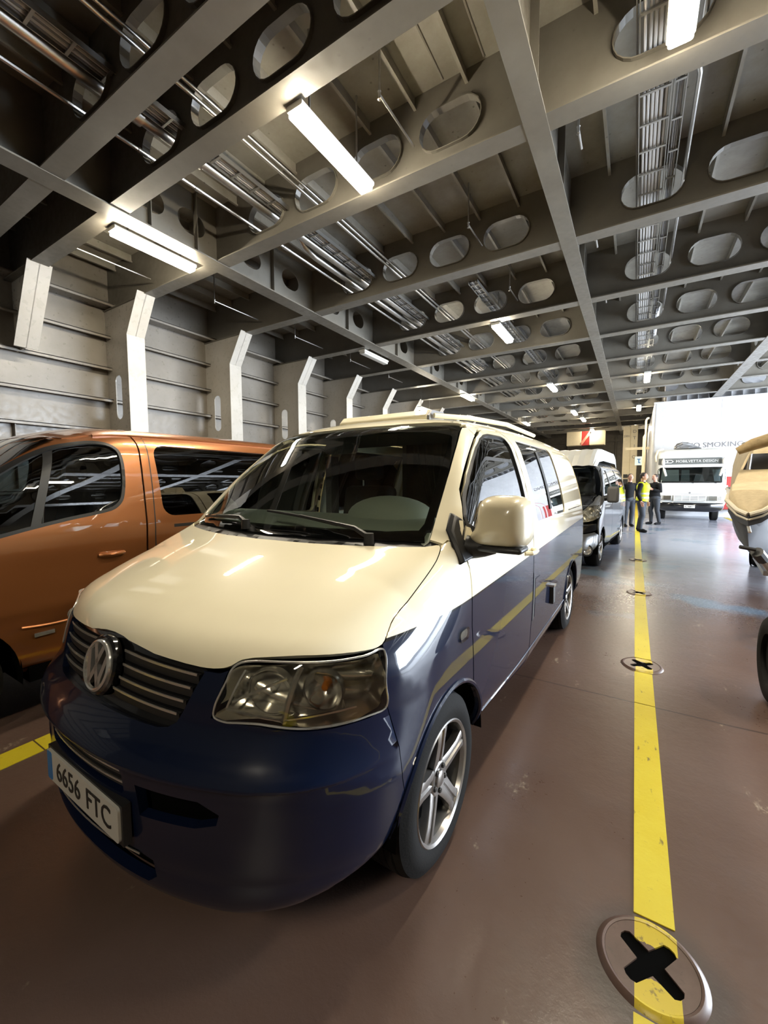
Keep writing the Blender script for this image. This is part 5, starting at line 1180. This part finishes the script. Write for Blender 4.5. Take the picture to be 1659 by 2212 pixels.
# ================= people =================
def fuse(m,name,mt,parent,vox=.01,it=3):
    """one continuous surface from overlapping tapered limbs"""
    o=m.build(name,mt,parent,weld=False)
    r=o.modifiers.new('fuse','REMESH'); r.mode='VOXEL'; r.voxel_size=vox; r.use_smooth_shade=True
    k=o.modifiers.new('smooth','SMOOTH'); k.factor=.5; k.iterations=it
    return o
def ellip(c,r,seg=20,rings=12,f=None):
    m=MB(); vs=[];
    for i in range(rings+1):
        ph=-PI/2+PI*i/rings
        for j in range(seg):
            a=2*PI*j/seg; p=[math.cos(ph)*math.cos(a),math.cos(ph)*math.sin(a),math.sin(ph)]
            q=[c[k]+r[k]*p[k] for k in range(3)]
            if f: q=f(q,p)
            vs.append(q)
    m.add(vs,[(i*seg+j,i*seg+(j+1)%seg,(i+1)*seg+(j+1)%seg,(i+1)*seg+j) for i in range(rings) for j in range(seg)]); return m
def person(loc,rz,label,vest=True,coat=M_DCLOTH,arm='hang',h=1.0):
    """figure facing local -Y"""
    V=empty('person',loc,rz,label,'person'); V.scale=(h,h,h)
    J={}
    for s,sg in (('l',1),('r',-1)):
        st=.05 if s=='l' else -.03
        J.update({s+'hip':(.085*sg,.02,.88),s+'kn':(.105*sg,-.02+st,.50),s+'cf':(.105*sg,.02+st,.37),s+'an':(.11*sg,.045+st*1.6,.09),s+'heel':(.113*sg,.06+st*1.6,.04),s+'ft':(.12*sg,-.07+st*1.6,.04),s+'toe':(.125*sg,-.125+st*1.6,.034)})
        J.update({s+'sh':(.185*sg,.01,1.405),s+'el':(.25*sg,.05,1.14),s+'wr':(.25*sg,-.04,.91)})
        if arm=='raised' and s=='l': J.update({s+'el':(.27*sg,-.02,1.16),s+'wr':(.16*sg,-.24,1.24)})
    def torso(m,g):
        m.tube([(0,.02,.90),(0,.02,.97),(0,0,1.08),(0,0,1.2),(0,-.005,1.32),(0,.005,1.40),(0,.01,1.45)],[.10+g,.145+g,.135+g,.145+g,.165+g,.155+g,.09+g],24,sq=(1.08,.78))
        return m
    def arms(m,g,full=True):
        for s in 'lr':
            a,b,c=[Vector(J[s+k]) for k in('sh','el','wr')]; mid=a.lerp(b,.35); fo=b.lerp(c,.3)
            m.tube([Vector((a.x*.55,a.y,a.z+.015)),a,mid,b,fo,c],[.045+g,.058+g,.052+g,.042+g,.042+g,.027+g],14)
        return m
    def legs(m,g):
        for s in 'lr':
            a,b,c,d=[Vector(J[s+k]) for k in('hip','kn','cf','an')]
            m.tube([a+Vector((0,0,.05)),a,a.lerp(b,.4),b,c,c.lerp(d,.6),d],[.085+g,.092+g,.080+g,.058+g,.057+g,.042+g,.038+g],16)
        return m
    B=MB(); torso(B,0); arms(B,0); legs(B,0); B.tube([(0,.01,1.42),(0,0,1.52),(0,-.01,1.58)],[.07,.054,.052],14)
    for s,sg in (('l',1),('r',-1)):
        B.tube([J[s+'heel'],J[s+'ft'],J[s+'toe']],[.036,.038,.026],12)
        B.tube([Vector(J[s+'an'])+Vector((0,0,.03)),J[s+'heel']],[.038,.036],12)
        wx,wy,wz=J[s+'wr']; ex,ey,ez=J[s+'el']; d=Vector((wx-ex,wy-ey,wz-ez)).normalized(); side=Vector((0,-1,0)) if arm!='raised' or s=='r' else Vector((0,0,1)); side=(side-d*side.dot(d)).normalized(); nrm=d.cross(side)
        w=Vector((wx,wy,wz)); 
        for of in (-.024,-.008,.008,.024): B.tube([w-d*.01+side*of*.5,w+d*.045+side*of,w+d*.092+side*of*1.1],[.016,.015,.012],8)
        for (of,L) in ((.030,.068),(.010,.078),(-.010,.072),(-.030,.056)):
            b=w+d*.085+side*of; c1=b+d*L*.5+nrm*.006; c2=b+d*L+nrm*.022; B.tube([b,c1,c2],[.0098,.0088,.007],8)
        B.tube([w+d*.025+side*.02,w+d*.055+side*.046,w+d*.085+side*.058+nrm*.012],[.014,.011,.009],8)
    def face(q,p):
        x,y,z=q
        if p[2]<-.2: y+= .0; x*=1-.22*(-p[2]-.2)
        if p[1]<-.5 and abs(p[0])<.22 and -.25<p[2]<.15: y-=.022*(1-abs(p[0])/.22)
        if p[1]<-.6 and .08<p[2]<.3 and .18<abs(p[0])<.5: y+=.010
        return (x,y,z)
    B.add(*(lambda e:(e.v,e.f))(ellip((0,-.02,1.645),(.076,.096,.115),28,20,face)))
    for sg in (1,-1): B.add(*(lambda e:(e.v,e.f))(ellip((.076*sg,-.005,1.64),(.014,.022,.032),8,6)))
    fuse(B,'body',M_SKIN,V,.0062,2)
    jk=MB(); torso(jk,.012); 
    for s in 'lr':
        a,b,c=[Vector(J[s+k]) for k in('sh','el','wr')]; c=b.lerp(c,.93)
        jk.tube([Vector((a.x*.5,a.y,a.z+.012)),a,a.lerp(b,.35),b,b.lerp(c,.35),c],[.055,.072,.066,.056,.054,.042],14)
    jk.tube([(0,.01,1.43),(0,.005,1.50)],[.075,.064],14)
    fuse(jk,'jacket',coat,V,.011,3)
    for k_,s in enumerate('lr'):
        one=MB(); one.tube([Vector(J[s+'heel'])+Vector((0,.015,.008)),J[s+'ft'],Vector(J[s+'toe'])+Vector((0,-.012,0))],[.046,.047,.034],12); one.tube([Vector(J[s+'an'])+Vector((0,0,.04)),Vector(J[s+'heel'])+Vector((0,0,.01))],[.048,.046],12); fuse(one,'shoe',M_DCLOTH,V,.008,2)
    for sg in (1,-1): ellip((.030*sg,-.103,1.662),(.011,.007,.007),8,6).build('eye',M_PLATETX,V)
    MB().tube([(-.022,-.108,1.592),(0,-.113,1.590),(.022,-.108,1.592)],.004,6).build('mouth',mat('lips',(.30,.10,.08),.5),V)
    hr=ellip((0,.005,1.672),(.084,.098,.105),24,14,lambda q,p:(q[0],max(q[1],-.045) if q[2]<1.72 else q[1],max(q[2],1.60))); hr.build('hair',M_HAIR,V)
    if vest:
        vm=MB(); vm.tube([(0,.02,.93),(0,.015,1.0),(0,0,1.08),(0,0,1.2),(0,-.005,1.32),(0,.005,1.40),(0,.01,1.45)],[.185,.180,.172,.178,.198,.190,.12],28,sq=(1.08,.82))
        for s_ in 'lr':
            a=Vector(J[s_+'sh']); vm.tube([Vector((a.x*.4,a.y,a.z+.012)),Vector((a.x*.95,a.y,a.z+.004))],[.075,.090],16)
        vv=fuse(vm,'hi_vis_vest',M_VEST,V,.010,2)
        for z,r_ in ((1.03,.184),(1.15,.183)):
            m=MB(); m.tube([(0,.004,z-.024),(0,.004,z+.024)],[r_,r_],36,cap=False,sq=(1.08,.82)); m.build('reflective_band',M_REFL,vv)
    tr=MB(); tr.tube([(0,.02,.84),(0,.02,.90),(0,.02,.97),(0,.01,1.03)],[.10,.150,.156,.148],24,sq=(1.08,.80)); legs(tr,.016)
    fuse(tr,'trousers',M_JEANS,V,.011,3)
    return V
person((.21,14.40,.006),R(72),'person in a yellow reflective vest over black clothes standing on the lane line',True)
person((-.14,15.9,.002),R(20),'person in a dark coat standing behind the silver and black van, left of the vest',False)
person((.60,17.2,0),R(-50),'person with one hand raised between the yellow vest and the motorhome',False,arm='raised')
